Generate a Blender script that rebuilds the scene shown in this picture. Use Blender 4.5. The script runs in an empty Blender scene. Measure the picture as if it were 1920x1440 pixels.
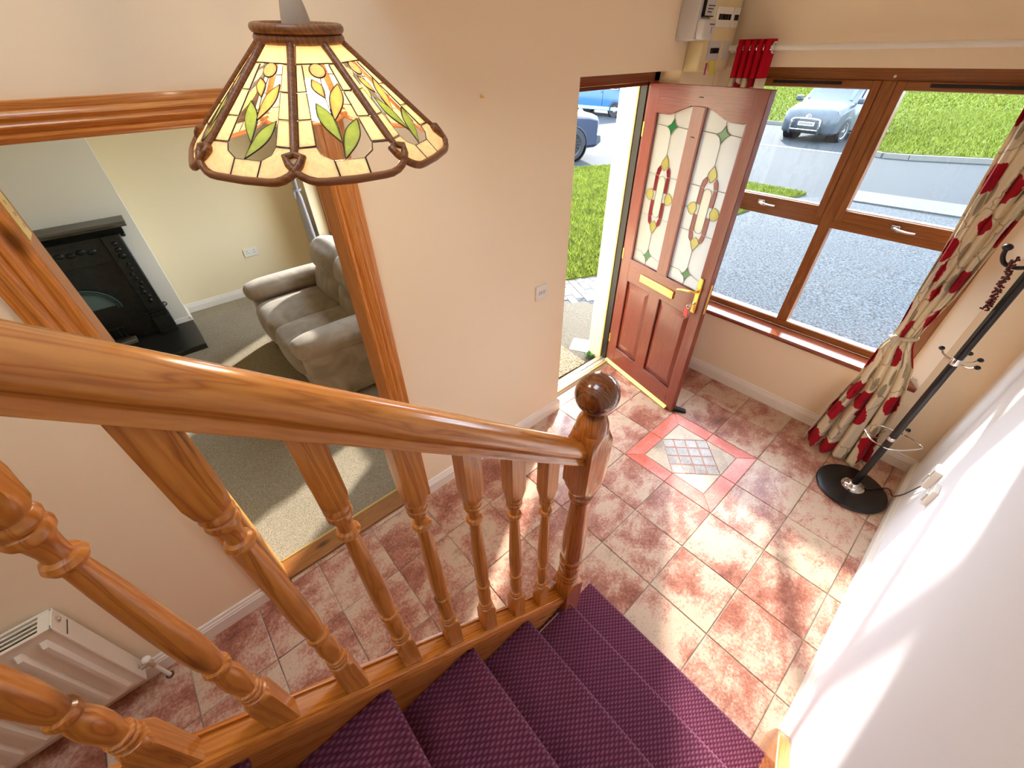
import bpy, bmesh, math, random
from mathutils import Vector, Matrix
random.seed(7)
S = bpy.context.scene
COL = S.collection
# ------------------------------------------------------------------ camera
cam = bpy.data.cameras.new('camera'); cam.sensor_width = 36.0; cam.sensor_fit = 'HORIZONTAL'
cam.lens = 14.310758; cam.clip_start = 0.02; cam.clip_end = 300
camo = bpy.data.objects.new('camera', cam); COL.objects.link(camo)
camo.matrix_world = Matrix(((0.6607414, -0.4665225, 0.5880285, 0.2907981),
                            (0.7504420, 0.4273220, -0.5042149, -1.8173465),
                            (-0.0160499, 0.7744370, 0.6324474, 2.1925525),
                            (0, 0, 0, 1)))
S.camera = camo
# ------------------------------------------------------------------ sky, sun, exposure
W = bpy.data.worlds.new('sky'); S.world = W; W.use_nodes = True
wn = W.node_tree.nodes; wl = W.node_tree.links
bg = wn['Background']; bg.inputs['Strength'].default_value = SKY = 2.7
bg.inputs['Color'].default_value = (0.76, 0.89, 1.06, 1)
sun = bpy.data.lights.new('sun', 'SUN'); sun.energy = 3.3; sun.angle = math.radians(2.4); sun.color = (1.0, 0.95, 0.88)
suno = bpy.data.objects.new('sun', sun); COL.objects.link(suno)
SUN = Vector((0.49, -0.87, -0.48)).normalized()
suno.rotation_euler = SUN.to_track_quat('-Z', 'Y').to_euler(); suno.location = (-3, 8, 6)
S.view_settings.view_transform = 'Standard'; S.view_settings.look = 'None'
S.view_settings.gamma = 1.0; S.view_settings.use_curve_mapping = False
S.view_settings.exposure = 2.05
S.cycles.use_denoising = True; S.cycles.use_adaptive_sampling = True; S.cycles.adaptive_threshold = .05; S.cycles.adaptive_min_samples = 16
S.cycles.max_bounces = 9; S.cycles.diffuse_bounces = 6; S.cycles.glossy_bounces = 3
S.cycles.transmission_bounces = 8; S.cycles.transparent_max_bounces = 16
S.cycles.sample_clamp_indirect = 10; S.cycles.caustics_reflective = False; S.cycles.caustics_refractive = False

# ------------------------------------------------------------------ mesh helpers
class MB:
    def __init__(s): s.v = []; s.f = []; s.uv = None
    def add(s, vs, fs):
        o = len(s.v); s.v += [tuple(v) for v in vs]; s.f += [tuple(i + o for i in f) for f in fs]; return s
    def box(s, x0, x1, y0, y1, z0, z1, M=None):
        vs = [Vector((x, y, z)) for z in (z0, z1) for y in (y0, y1) for x in (x0, x1)]
        if M is not None: vs = [M @ v for v in vs]
        return s.add(vs, [(0, 2, 3, 1), (4, 5, 7, 6), (0, 1, 5, 4), (2, 6, 7, 3), (0, 4, 6, 2), (1, 3, 7, 5)])
    def prism(s, poly, f0, f1):
        n = len(poly)
        vs = [f0(*p) for p in poly] + [f1(*p) for p in poly]
        fs = [tuple(range(n))[::-1], tuple(range(n, 2 * n))]
        fs += [(i, (i + 1) % n, n + (i + 1) % n, n + i) for i in range(n)]
        return s.add(vs, fs)
    def lathe(s, prof, cx=0, cy=0, seg=24, M=None):
        vs = []; fs = []; k = len(prof)
        for r, z in prof:
            for i in range(seg):
                a = 2 * math.pi * i / seg; vs.append(Vector((cx + r * math.cos(a), cy + r * math.sin(a), z)))
        for j in range(k - 1):
            for i in range(seg):
                i2 = (i + 1) % seg; fs.append((j * seg + i, j * seg + i2, (j + 1) * seg + i2, (j + 1) * seg + i))
        fs.append(tuple(range(seg))[::-1]); fs.append(tuple((k - 1) * seg + i for i in range(seg)))
        if M is not None: vs = [M @ v for v in vs]
        return s.add(vs, fs)
    def turned(s, a, prof, seg=32, fn=None):
        """square blank of half size a turned to radius prof(z)"""
        vs = []; fs = []; k = len(prof)
        for z, rho in prof:
            for i in range(seg):
                t = 2 * math.pi * i / seg
                r = min(a / max(abs(math.cos(t)), abs(math.sin(t))), rho)
                v = (r * math.cos(t), r * math.sin(t), z)
                vs.append(fn(*v) if fn else v)
        for j in range(k - 1):
            for i in range(seg):
                i2 = (i + 1) % seg; fs.append((j * seg + i, j * seg + i2, (j + 1) * seg + i2, (j + 1) * seg + i))
        fs.append(tuple(range(seg))[::-1]); fs.append(tuple((k - 1) * seg + i for i in range(seg)))
        return s.add(vs, fs)
    def tube(s, pts, r, seg=8, closed=False):
        pts = [Vector(p) for p in pts]; n = len(pts); vs = []; fs = []
        rs = r if isinstance(r, (list, tuple)) else [r] * n
        up = None
        for i, p in enumerate(pts):
            if closed: t = pts[(i + 1) % n] - pts[i - 1]
            else: t = pts[min(i + 1, n - 1)] - pts[max(i - 1, 0)]
            t.normalize()
            if up is None:
                up = Vector((0, 0, 1)) if abs(t.z) < .9 else Vector((1, 0, 0))
            u = up - t * up.dot(t)
            if u.length < 1e-6: u = t.orthogonal()
            u.normalize(); up = u; w = t.cross(u)
            for j in range(seg):
                a = 2 * math.pi * j / seg; vs.append(p + (u * math.cos(a) + w * math.sin(a)) * rs[i])
        m = n if closed else n - 1
        for i in range(m):
            for j in range(seg):
                j2 = (j + 1) % seg; i2 = (i + 1) % n
                fs.append((i * seg + j, i * seg + j2, i2 * seg + j2, i2 * seg + j))
        if not closed:
            fs.append(tuple(range(seg))[::-1]); fs.append(tuple((n - 1) * seg + j for j in range(seg)))
        return s.add(vs, fs)
    def sphere(s, c, r, seg=12, ring=8, sc=(1, 1, 1)):
        prof = [(max(1e-4, r * math.sin(math.pi * j / ring)), -r * math.cos(math.pi * j / ring)) for j in range(ring + 1)]
        M = Matrix.Translation(Vector(c)) @ Matrix.Diagonal((sc[0], sc[1], sc[2], 1))
        return s.lathe(prof, seg=seg, M=M)
    def grid(s, nu, nv, fn, uvfn=None):
        o = len(s.v)
        for j in range(nv + 1):
            for i in range(nu + 1):
                s.v.append(tuple(fn(i / nu, j / nv)))
        for j in range(nv):
            for i in range(nu):
                a = o + j * (nu + 1) + i; s.f.append((a, a + 1, a + nu + 2, a + nu + 1))
        if uvfn:
            s.uv = s.uv or {}
            for j in range(nv + 1):
                for i in range(nu + 1): s.uv[o + j * (nu + 1) + i] = uvfn(i / nu, j / nv)
        return s
    def mesh(s, name, mat, smooth=40):
        me = bpy.data.meshes.new(name); me.from_pydata(s.v, [], s.f); me.update()
        bm = bmesh.new(); bm.from_mesh(me); bmesh.ops.recalc_face_normals(bm, faces=bm.faces); bm.to_mesh(me); bm.free()
        if s.uv:
            L = me.uv_layers.new(name='cloth')
            for lp in me.loops: L.data[lp.index].uv = s.uv.get(lp.vertex_index, (0, 0))
        if mat: me.materials.append(mat)
        if smooth:
            me.polygons.foreach_set('use_smooth', [True] * len(me.polygons))
            me.set_sharp_from_angle(angle=math.radians(smooth))
        return me
    def build(s, name, mat, parent=None, smooth=40, bevel=0, seg=2, sub=0):
        return mesh_obj(name, s.mesh(name, mat, smooth), parent, bevel, seg, sub)
def mesh_obj(name, me, parent=None, bevel=0, seg=2, sub=0):
    o = bpy.data.objects.new(name, me); COL.objects.link(o)
    if parent: o.parent = parent
    if bevel:
        m = o.modifiers.new('b', 'BEVEL'); m.width = bevel; m.segments = seg; m.limit_method = 'ANGLE'; m.angle_limit = math.radians(40)
        m.harden_normals = False
    if sub:
        m = o.modifiers.new('s', 'SUBSURF'); m.levels = sub; m.render_levels = sub
    return o
def empty(name, loc=(0, 0, 0), rz=0):
    o = bpy.data.objects.new(name, None); COL.objects.link(o); o.location = loc; o.rotation_euler = (0, 0, rz); o.empty_display_size = .05
    return o
def tag(o, label, cat, group=None):
    o['label'] = label; o['category'] = cat
    if group: o['group'] = group
    return o
def struct(o): o['kind'] = 'structure'; return o
def lab(o, l): o['label'] = l; return o
def copy_tree(o, parent=None):
    c = o.copy(); COL.objects.link(c); c.parent = parent
    for ch in list(o.children): copy_tree(ch, c)
    return c
def lerp(a, b, t): return a + (b - a) * t
def sm(t): t = max(0, min(1, t)); return t * t * (3 - 2 * t)
def interp(tab, x):
    if x <= tab[0][0]: return tab[0][1]
    for (a, b), (c, d) in zip(tab, tab[1:]):
        if x <= c: return lerp(b, d, (x - a) / (c - a))
    return tab[-1][1]

# ------------------------------------------------------------------ materials
def srgb(r, g, b):
    f = lambda c: c / 12.92 if c <= .04045 else ((c + .055) / 1.055) ** 2.4
    return (f(r / 255), f(g / 255), f(b / 255), 1)
class NT:
    def __init__(s, name):
        s.m = bpy.data.materials.new(name); s.m.use_nodes = True; s.t = s.m.node_tree; s.n = s.t.nodes; s.l = s.t.links
        s.b = s.n['Principled BSDF']; s.out = s.n['Material Output']
    def node(s, typ, **kw):
        n = s.n.new(typ)
        for k, v in kw.items():
            if k.startswith('i_'): n.inputs[k[2:].replace('_', ' ')].default_value = v
            else: setattr(n, k, v)
        return n
    def link(s, a, b): s.l.new(a, b)
    def coord(s, scale=(1, 1, 1), rot=(0, 0, 0), rnd=0, kind='Object'):
        tc = s.node('ShaderNodeTexCoord'); mp = s.node('ShaderNodeMapping'); mp.inputs['Scale'].default_value = scale; mp.inputs['Rotation'].default_value = rot
        src = tc.outputs[kind]
        if rnd:
            oi = s.node('ShaderNodeObjectInfo'); vm = s.node('ShaderNodeVectorMath', operation='SCALE'); vm.inputs[0].default_value = (1, .7, .4)
            ml = s.node('ShaderNodeMath', operation='MULTIPLY'); ml.inputs[1].default_value = rnd; s.link(oi.outputs['Random'], ml.inputs[0])
            s.link(ml.outputs[0], vm.inputs['Scale']); ad = s.node('ShaderNodeVectorMath', operation='ADD'); s.link(src, ad.inputs[0]); s.link(vm.outputs[0], ad.inputs[1]); src = ad.outputs[0]
        s.link(src, mp.inputs['Vector']); return mp.outputs['Vector']
    def noise(s, vec, scale, detail=4, rough=.5, dist=0):
        n = s.node('ShaderNodeTexNoise'); n.inputs['Scale'].default_value = scale; n.inputs['Detail'].default_value = detail; n.inputs['Roughness'].default_value = rough; n.inputs['Distortion'].default_value = dist
        s.link(vec, n.inputs['Vector']); return n.outputs['Fac']
    def ramp(s, fac, stops, mode='LINEAR'):
        r = s.node('ShaderNodeValToRGB'); e = r.color_ramp.elements; r.color_ramp.interpolation = mode
        while len(e) > 1: e.remove(e[-1])
        e[0].position = stops[0][0]; e[0].color = stops[0][1]
        for p, c in stops[1:]:
            x = e.new(p); x.color = c
        s.link(fac, r.inputs['Fac']); return r.outputs['Color']
    def mix(s, fac, a, b, blend='MIX'):
        m = s.node('ShaderNodeMix', data_type='RGBA', blend_type=blend)
        for sock, val in ((m.inputs[0], fac), (m.inputs[6], a), (m.inputs[7], b)):
            if hasattr(val, 'is_linked'): s.link(val, sock)
            else: sock.default_value = val
        return m.outputs[2]
    def math(s, op, a, b=0):
        m = s.node('ShaderNodeMath', operation=op)
        for i, val in enumerate((a, b)):
            if hasattr(val, 'is_linked'): s.link(val, m.inputs[i])
            else: m.inputs[i].default_value = val
        return m.outputs[0]
    def color(s, c):
        if hasattr(c, 'is_linked'): s.link(c, s.b.inputs['Base Color'])
        else: s.b.inputs['Base Color'].default_value = c
        return s
    def bump(s, h, strength=.3, dist=.01):
        b = s.node('ShaderNodeBump'); b.inputs['Strength'].default_value = strength; b.inputs['Distance'].default_value = dist
        s.link(h, b.inputs['Height']); s.link(b.outputs['Normal'], s.b.inputs['Normal']); return s
    def set(s, **kw):
        names = dict(rough='Roughness', metal='Metallic', spec='Specular IOR Level', coat='Coat Weight', coatr='Coat Roughness', trans='Transmission Weight', ior='IOR', alpha='Alpha', sheen='Sheen Weight')
        for k, v in kw.items(): s.b.inputs[names[k]].default_value = v
        return s
WHITE = (1, 1, 1, 1); BLACK = (0, 0, 0, 1)
def plain(name, c, rough=.5, metal=0, spec=.5, coat=0, var=.06, bump=0, bs=60):
    t = NT(name); v = t.coord(); n = t.noise(v, 6, 3)
    dark = tuple(x * (1 - var) for x in c[:3]) + (1,); lite = tuple(min(1, x * (1 + var)) for x in c[:3]) + (1,)
    t.color(t.ramp(n, [(.3, dark), (.7, lite)])).set(rough=rough, metal=metal, spec=spec, coat=coat, coatr=.1)
    if bump: t.bump(t.noise(v, bs, 3), bump, .005)
    return t.m
def wood(name, light, mid, dark, grain='z', rough=.28, coat=.35, rot=(0, 0, 0), knots=True, sc=1.0, rnd=7.0):
    t = NT(name)
    st = dict(x=(.10, 1, 1), y=(1, .10, 1), z=(1, 1, .10))[grain]
    v0 = t.coord(rot=rot, rnd=rnd)
    mp = t.node('ShaderNodeMapping'); mp.inputs['Scale'].default_value = tuple(k * sc for k in st); t.link(v0, mp.inputs['Vector']); v = mp.outputs['Vector']
    warp = t.noise(v, 7, 3, .5)
    fib = t.noise(v, 190, 4, .65); n1 = t.noise(v, 52, 5, .6, .8)
    w = t.node('ShaderNodeTexWave', wave_type='RINGS', rings_direction=dict(x='X', y='Y', z='Z')[grain]); w.inputs['Scale'].default_value = 21; w.inputs['Distortion'].default_value = 9; w.inputs['Detail'].default_value = 3; w.inputs['Detail Scale'].default_value = .9; w.inputs['Detail Roughness'].default_value = .55
    t.link(v, w.inputs['Vector'])
    vd = tuple(x * .62 for x in dark[:3]) + (1,)
    c = t.ramp(w.outputs['Fac'], [(0, mid), (.3, light), (.66, light), (.84, mid), (.94, dark), (1, mid)])
    c = t.mix(.30, c, t.ramp(n1, [(.32, dark), (.62, light)]))
    c = t.mix(t.math('MULTIPLY', t.ramp(fib, [(.45, BLACK), (.75, WHITE)]), .35), c, dark)
    c = t.mix(t.math('MULTIPLY', warp, .45), c, mid)
    if knots:
        vo = t.node('ShaderNodeTexVoronoi'); vo.inputs['Scale'].default_value = 5.2
        mk = t.node('ShaderNodeMapping'); mk.inputs['Scale'].default_value = tuple(1 if k == 1 else .42 for k in st); t.link(v0, mk.inputs['Vector']); t.link(mk.outputs['Vector'], vo.inputs['Vector'])
        kd = t.ramp(vo.outputs['Distance'], [(.035, WHITE), (.075, (.55, .55, .55, 1)), (.12, BLACK)])
        c = t.mix(t.math('MULTIPLY', kd, .85), c, tuple(x * .3 for x in dark[:3]) + (1,))
    t.color(c).set(rough=rough, coat=coat, coatr=.12)
    t.bump(fib, .05, .002)
    return t.m
PINE_L = srgb(214, 144, 68); PINE_M = srgb(194, 118, 46); PINE_D = srgb(146, 78, 24)
M_PINE_Z = wood('pine_upright', PINE_L, PINE_M, PINE_D, 'z')
M_PINE_J = wood('pine_door_lining', PINE_L, PINE_M, PINE_D, 'z', rough=.5, coat=0)
M_PINE_Y = wood('pine_along_wall', PINE_L, PINE_M, PINE_D, 'y')
M_PINE_S = wood('pine_on_slope', srgb(210, 140, 64), PINE_M, PINE_D, 'y', rot=(math.atan(.897), 0, 0), rough=.2, coat=.6)
M_PINE_T = wood('worn_oak_threshold', srgb(178, 122, 66), srgb(150, 96, 48), srgb(104, 62, 30), 'y', rough=.4, coat=.1)
M_MAHOG = wood('red_mahogany_door', srgb(140, 66, 46), srgb(118, 50, 36), srgb(80, 30, 22), 'z', knots=False, rough=.32, coat=.4, rnd=0)
M_FRAME = wood('brown_window_frame', srgb(166, 106, 52), srgb(146, 86, 38), srgb(112, 62, 24), 'z', knots=False, rough=.35, coat=.25, rnd=0)
M_FRAMEX = wood('brown_window_rail', srgb(166, 106, 52), srgb(146, 86, 38), srgb(112, 62, 24), 'x', knots=False, rough=.35, coat=.25, rnd=0)
M_SILL = wood('lacquered_sill', srgb(158, 84, 52), srgb(138, 66, 40), srgb(98, 42, 24), 'x', knots=False, rough=.18, coat=.7, rnd=0)
def wall_mat(name, c):
    t = NT(name); v = t.coord(); n = t.noise(v, 1.3, 4); f = t.noise(v, 160, 2)
    a = tuple(x * .97 for x in c[:3]) + (1,)
    t.color(t.mix(n, a, c)).set(rough=.75, spec=.25); t.bump(f, .08, .002); return t.m
M_WALL = wall_mat('cream_emulsion', srgb(244, 226, 196))
M_WALLR = wall_mat('daylit_cream_emulsion', srgb(236, 233, 232))  # same cream paint, whitened: daylight on the right wall put into the colour
M_WALLL = wall_mat('living_cream_emulsion', srgb(242, 224, 186))
M_WALLB = wall_mat('off_white_chimney_emulsion', srgb(238, 232, 216))
M_CEIL = wall_mat('ceiling_white', srgb(246, 242, 234))
M_REND = plain('cream_render', srgb(238, 228, 200), .9, bump=.5, bs=90)
M_WHITE = plain('white_gloss_paint', srgb(236, 228, 216), .3, coat=.3, var=.03)
M_PLAST = plain('white_plastic', srgb(232, 228, 216), .35, var=.02)
M_CREAMP = plain('cream_plastic', srgb(224, 206, 160), .45, var=.03)
M_GREYP = plain('grey_plastic', srgb(196, 194, 192), .4, var=.04)
M_BLACKM = plain('black_powder_coat', srgb(22, 20, 20), .3, spec=.5)
M_BLACK = plain('black_plastic', srgb(16, 16, 16), .4)
M_CHROME = plain('polished_chrome', (.75, .74, .72, 1), .12, metal=1, var=.02)
M_BRASS = plain('polished_brass', srgb(240, 200, 104), .26, metal=.75, var=.05)
M_GOLD = plain('gold_anodised', srgb(214, 184, 112), .4, metal=.5, var=.06)
M_ALU = plain('weathered_aluminium', srgb(200, 186, 160), .4, metal=.7, var=.15)
def glass(name, tint=(1, 1, 1, 1), refl=.06, haze=0):
    t = NT(name); tr = t.node('ShaderNodeBsdfTransparent'); tr.inputs['Color'].default_value = tint
    gl = t.node('ShaderNodeBsdfGlossy'); gl.inputs['Roughness'].default_value = .02
    lw = t.node('ShaderNodeLayerWeight'); lw.inputs['Blend'].default_value = .5
    mx = t.node('ShaderNodeMixShader'); t.link(t.math('ADD', t.math('MULTIPLY', t.math('POWER', lw.outputs['Facing'], 5), .7), refl * .6), mx.inputs[0]); t.link(tr.outputs[0], mx.inputs[1]); t.link(gl.outputs[0], mx.inputs[2])
    last = mx
    if haze:
        d = t.node('ShaderNodeBsdfTranslucent'); d.inputs['Color'].default_value = (.95, .95, .92, 1); d2 = t.node('ShaderNodeBsdfDiffuse'); d2.inputs['Color'].default_value = (.9, .9, .86, 1)
        m0 = t.node('ShaderNodeMixShader'); m0.inputs[0].default_value = .5; t.link(d.outputs[0], m0.inputs[1]); t.link(d2.outputs[0], m0.inputs[2])
        m2 = t.node('ShaderNodeMixShader'); m2.inputs[0].default_value = haze; t.link(mx.outputs[0], m2.inputs[1]); t.link(m0.outputs[0], m2.inputs[2]); last = m2
    t.link(last.outputs[0], t.out.inputs['Surface']); return t.m
M_GLASS = glass('clear_glazing', (.92, .945, .95, 1))
M_DGLASS = glass('white_hazed_door_glass', (.93, .96, .92, 1), .06, .45)  # clear glass; white haze mixed in for the lit wall behind it
def stained(name, c, tr=.55):
    t = NT(name); a = t.node('ShaderNodeBsdfTranslucent'); a.inputs['Color'].default_value = c; d = t.node('ShaderNodeBsdfDiffuse'); d.inputs['Color'].default_value = c
    p = t.node('ShaderNodeBsdfTransparent'); p.inputs['Color'].default_value = c
    m1 = t.node('ShaderNodeMixShader'); m1.inputs[0].default_value = .5; t.link(a.outputs[0], m1.inputs[1]); t.link(d.outputs[0], m1.inputs[2])
    m2 = t.node('ShaderNodeMixShader'); m2.inputs[0].default_value = 1 - tr; t.link(p.outputs[0], m2.inputs[1]); t.link(m1.outputs[0], m2.inputs[2])
    g = t.node('ShaderNodeBsdfGlossy'); g.inputs['Roughness'].default_value = .08; m3 = t.node('ShaderNodeMixShader'); m3.inputs[0].default_value = .05; t.link(m2.outputs[0], m3.inputs[1]); t.link(g.outputs[0], m3.inputs[2])
    t.link(m3.outputs[0], t.out.inputs['Surface']); return t.m
# ------------------------------------------------------------------ room dimensions (metres)
XL, XR, YF = -1.282, .714, 1.258          # left wall, right wall, window wall (inner faces)
T = .3187                                 # tile pitch
HC = 2.44                                 # hall ceiling
FX0_ = -1.507
XE = -1.62                                # outer face of the porch side wall
DY0, DY1 = -2.06, -1.285                  # living room doorway
FY0, FY1 = -.01, .865                     # front door opening in the left wall
WX0, WX1, WZ0, WZ1 = -1.152, .380, .577, 2.10   # hall window opening
YB = -4.4
SWY = -1.05                               # edge of the unseen stairwell, made double height to let more light in
# walls ------------------------------------------------------------
b = MB()
b.box(-1.40, XL, YB, DY0 - .018, 0, HC).box(-1.40, XL, DY0 - .018, DY1 + .018, 2.063, HC).box(-1.40, XL, DY1 + .018, -.36, 0, HC).box(-1.40, XL, YB, SWY, HC, 5.0)
b.box(XE, XL, -.36, FY0, -.1, HC).box(XE, XL, FY0, FY1, 2.095, HC).box(XE, XL, FY1, 1.56, -.1, HC)
struct(b.build('wall_left', M_WALL, smooth=0))
b = MB()
f0 = lambda x, y: (x, y, -.1); f1 = lambda x, y: (x, y, HC)
b.prism([(XL, YF), (WX0 - .10, YF), (WX0, 1.40), (WX0, 1.56), (XL, 1.56)], f0, f1).prism([(XR + .2, YF), (WX1 + .10, YF), (WX1, 1.40), (WX1, 1.56), (XR + .2, 1.56)], f0, f1)
b.box(WX0 - .10, WX1 + .10, YF, 1.56, WZ1, HC).box(WX0 - .10, WX1 + .10, YF, 1.56, -.1, WZ0 - .03)
struct(b.build('wall_front', M_WALL, smooth=0))
struct(MB().box(XR, XR + .2, YB, YF, -.1, 5.0).build('wall_right', M_WALLR, smooth=0))
struct(MB().box(-1.40, XR + .2, YB - .15, YB, -.1, 5.0).build('wall_back', M_WALL, smooth=0))
struct(MB().box(XE, XR, SWY, 1.56, HC, HC + .25).build('ceiling', M_CEIL, smooth=0))
struct(MB().box(-1.40, XR, SWY, SWY + .15, HC + .25, 5.0).build('wall_landing', M_CEIL, smooth=0))  # closes the stairwell raised to double height for the light
b = MB(); RFX0, RFX1, RFY0, RFY1 = -.75, .50, -3.2, -1.85   # rooflight opening added over the stairwell to brighten the hall
b.box(XL, RFX0, YB, SWY, 4.9, 5.0).box(RFX1, XR, YB, SWY, 4.9, 5.0).box(RFX0, RFX1, YB, RFY0, 4.9, 5.0).box(RFX0, RFX1, RFY1, SWY, 4.9, 5.0)
struct(b.build('ceiling_landing', M_CEIL, smooth=0))
# living room shell
LX, LY0, LY1 = -5.09, -4.2, -.38
struct(MB().box(LX - .2, LX, LY0, LY1, 0, HC).build('wall_living_far', M_WALLL, smooth=0))
struct(MB().box(LX - .2, -1.40, LY0 - .2, LY0, 0, HC).build('wall_living_back', M_WALLL, smooth=0))
struct(MB().box(LX - .2, -1.40, LY0 - .2, -.08, HC, HC + .25).build('ceiling_living', M_CEIL, smooth=0))
LWX0, LWX1, LWZ0, LWZ1 = -4.75, -2.30, .56, 2.06
b = MB()
b.box(LX - .2, LWX0, LY1, -.08, -.1, HC).box(LWX1, XE, LY1, -.08, -.1, HC).box(XE, -1.40, LY1, -.36, 0, HC)
b.box(LWX0, LWX1, LY1, -.08, LWZ1, HC).box(LWX0, LWX1, LY1, -.08, -.1, LWZ0)
struct(b.build('wall_living_front', M_WALLL, smooth=0))
CBX = -4.775
struct(MB().box(LX, CBX, -3.20, -1.90, 0, HC).build('wall_chimney_breast', M_WALLB, smooth=0))

# floors -------------------------------------------------------------
t = NT('grey_grout'); v = t.coord(); t.color(t.ramp(t.noise(v, 3, 4), [(.35, srgb(112, 106, 94)), (.65, srgb(176, 160, 132))])).set(rough=.85); M_GROUT = t.m
FL = struct(MB().box(XE + .12, XR, YB, YF, -.12, -.004).build('floor', M_GROUT, smooth=0))
def tile_mat(name, stops, sc=7):
    t = NT(name); v = t.coord(rnd=23.0); mp = t.node('ShaderNodeMapping'); mp.inputs['Rotation'].default_value = (0, 0, .6); mp.inputs['Scale'].default_value = (1.3, .75, 1); t.link(v, mp.inputs['Vector'])
    n = t.noise(mp.outputs[0], sc, 10, .72, .35); f = t.noise(v, 85, 6, .75); big = t.noise(v, 3.6, 2, .5, .4)
    fac = t.math('ADD', t.math('MULTIPLY', n, .55), t.math('MULTIPLY', f, .45))
    fac = t.math('ADD', t.math('MULTIPLY', t.math('SUBTRACT', fac, .5), 1.5), .5)
    fac = t.math('ADD', fac, t.math('MULTIPLY', t.math('SUBTRACT', big, .5), .9))
    t.color(t.ramp(fac, stops)).set(rough=.3, spec=.5)
    t.bump(f, .10, .003); return t.m
M_TILE = tile_mat('rustic_terracotta_tile', [(.18, srgb(116, 66, 50)), (.36, srgb(158, 98, 80)), (.47, srgb(184, 134, 114)), (.55, srgb(198, 164, 142)), (.64, srgb(204, 178, 152)), (.78, srgb(176, 146, 120)), (.92, srgb(140, 104, 84))], 9)
M_TRED = tile_mat('red_border_tile', [(.3, srgb(206, 96, 74)), (.5, srgb(220, 122, 104)), (.7, srgb(230, 158, 142))], 5)
M_TBEI = tile_mat('beige_corner_tile', [(.3, srgb(160, 138, 116)), (.5, srgb(196, 170, 142)), (.7, srgb(214, 194, 166))], 5)
_tm = {}
def poly_tile(poly, mat, name='floor_tile', z=0.0, h=.008, ch=.002):
    """tile with chamfered rim from polygon around the origin"""
    me = MB(); n = len(poly); c = Vector((sum(p[0] for p in poly) / n, sum(p[1] for p in poly) / n))
    def shr(p):
        d = Vector(p) - c; L = d.length; return c + d * (1 - 1.6 * ch / L)
    lo = [(p[0], p[1], -h) for p in poly]; mi = [(p[0], p[1], -ch * .8) for p in poly]; to = [(*shr(p), 0) for p in poly]
    fs = []
    for a, b2 in ((0, n), (n, 2 * n)):
        fs += [(a + i, a + (i + 1) % n, b2 + (i + 1) % n, b2 + i) for i in range(n)]
    fs.append(tuple(range(2 * n, 3 * n)))
    me.add(lo + mi + to, fs); return me.mesh(name, mat, 0)
def rect_tile(w, h):
    k = (round(w, 3), round(h, 3))
    if k not in _tm: _tm[k] = poly_tile([(-w / 2, -h / 2), (w / 2, -h / 2), (w / 2, h / 2), (-w / 2, h / 2)], M_TILE)
    return _tm[k]
G = .0045
xs = [XL - .03] + [i * T for i in range(-4, 3)] + [XR - .012]
xs = [-1.302] + [i * T for i in range(-4, 3)] + [XR - .003]
ys = [i * T for i in range(-13, 4)] + [YF - .003]
rt = random.Random(3)
for i in range(len(xs) - 1):
    for j in range(len(ys) - 1):
        x0, x1, y0, y1 = xs[i], xs[i + 1], ys[j], ys[j + 1]
        cx, cy = (x0 + x1) / 2, (y0 + y1) / 2
        if -2 * T < cx < 0 and 0 < cy < 2 * T: continue
        if cx > -.1 and cy < -1.35: continue
        inl, inf = y1 > DY0 + .02 and y0 < DY1 - .02, y1 > FY0 + .02 and y0 < FY1 - .02
        if i == 0 and not (inl or inf): continue
        if i == 0 and inf: x0 = -1.37
        if i == 0 and inl:
            y0 = max(y0, DY0); y1 = min(y1, DY1)
        if i == 0 and inf: y0 = max(y0, FY0); y1 = min(y1, FY1)
        cx, cy = (x0 + x1) / 2, (y0 + y1) / 2
        o = mesh_obj('floor_tile', rect_tile(x1 - x0 - G, y1 - y0 - G), FL)
        o.location = (cx, cy, rt.uniform(-.0006, .0004)); o.rotation_euler = (0, 0, rt.choice((0, 0, 0)))
# decorative inset, two tiles square
c0 = Vector((-T, T)); ho = T - G / 2; hi = .2195
def inset(poly, mat, name):
    n = len(poly); c = Vector((sum(p[0] for p in poly) / n, sum(p[1] for p in poly) / n))
    me = poly_tile([tuple(Vector(p) - c) for p in poly], mat, name); o = mesh_obj(name, me, FL); o.location = (c0.x + c.x, c0.y + c.y, 0); return o
g = .0016
for k in range(4):
    R2 = lambda p, k=k: tuple(Matrix.Rotation(k * math.pi / 2, 2) @ Vector(p))
    for s_ in (-1, 1):
        q = [(s_ * g, -ho), (s_ * (ho - g), -ho), (s_ * (hi + g), -hi - g), (s_ * g, -hi - g)]
        inset([R2(p) for p in (q if s_ > 0 else q[::-1])], M_TRED, 'border_tile')
    inset([R2(p) for p in ((-hi + g, -hi + g), (-2 * g, -hi + g), (-hi + g, -2 * g))], M_TBEI, 'corner_tile')
t = NT('blue_patterned_mosaic'); v = t.coord(scale=(1, 1, 1), rot=(0, 0, math.pi / 4), rnd=5)
vo = t.node('ShaderNodeTexVoronoi', distance='MANHATTAN'); vo.inputs['Scale'].default_value = 95; vo.inputs['Randomness'].default_value = .8; t.link(v, vo.inputs['Vector'])
c = t.ramp(vo.outputs['Distance'], [(.25, srgb(206, 178, 146)), (.42, srgb(92, 90, 108)), (.62, srgb(176, 156, 140)), (.8, srgb(120, 96, 84))])
t.color(t.mix(t.noise(v, 14, 2), c, srgb(196, 184, 172))).set(rough=.18); M_MOS = t.m
t = NT('mosaic_rim'); t.color(srgb(186, 118, 84)).set(rough=.4); M_RIM = t.m
sd = hi * math.sqrt(2) / 4
msh = poly_tile([(-sd / 2 + .004, -sd / 2 + .004), (sd / 2 - .004, -sd / 2 + .004), (sd / 2 - .004, sd / 2 - .004), (-sd / 2 + .004, sd / 2 - .004)], M_MOS, 'mosaic_tile')
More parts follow.
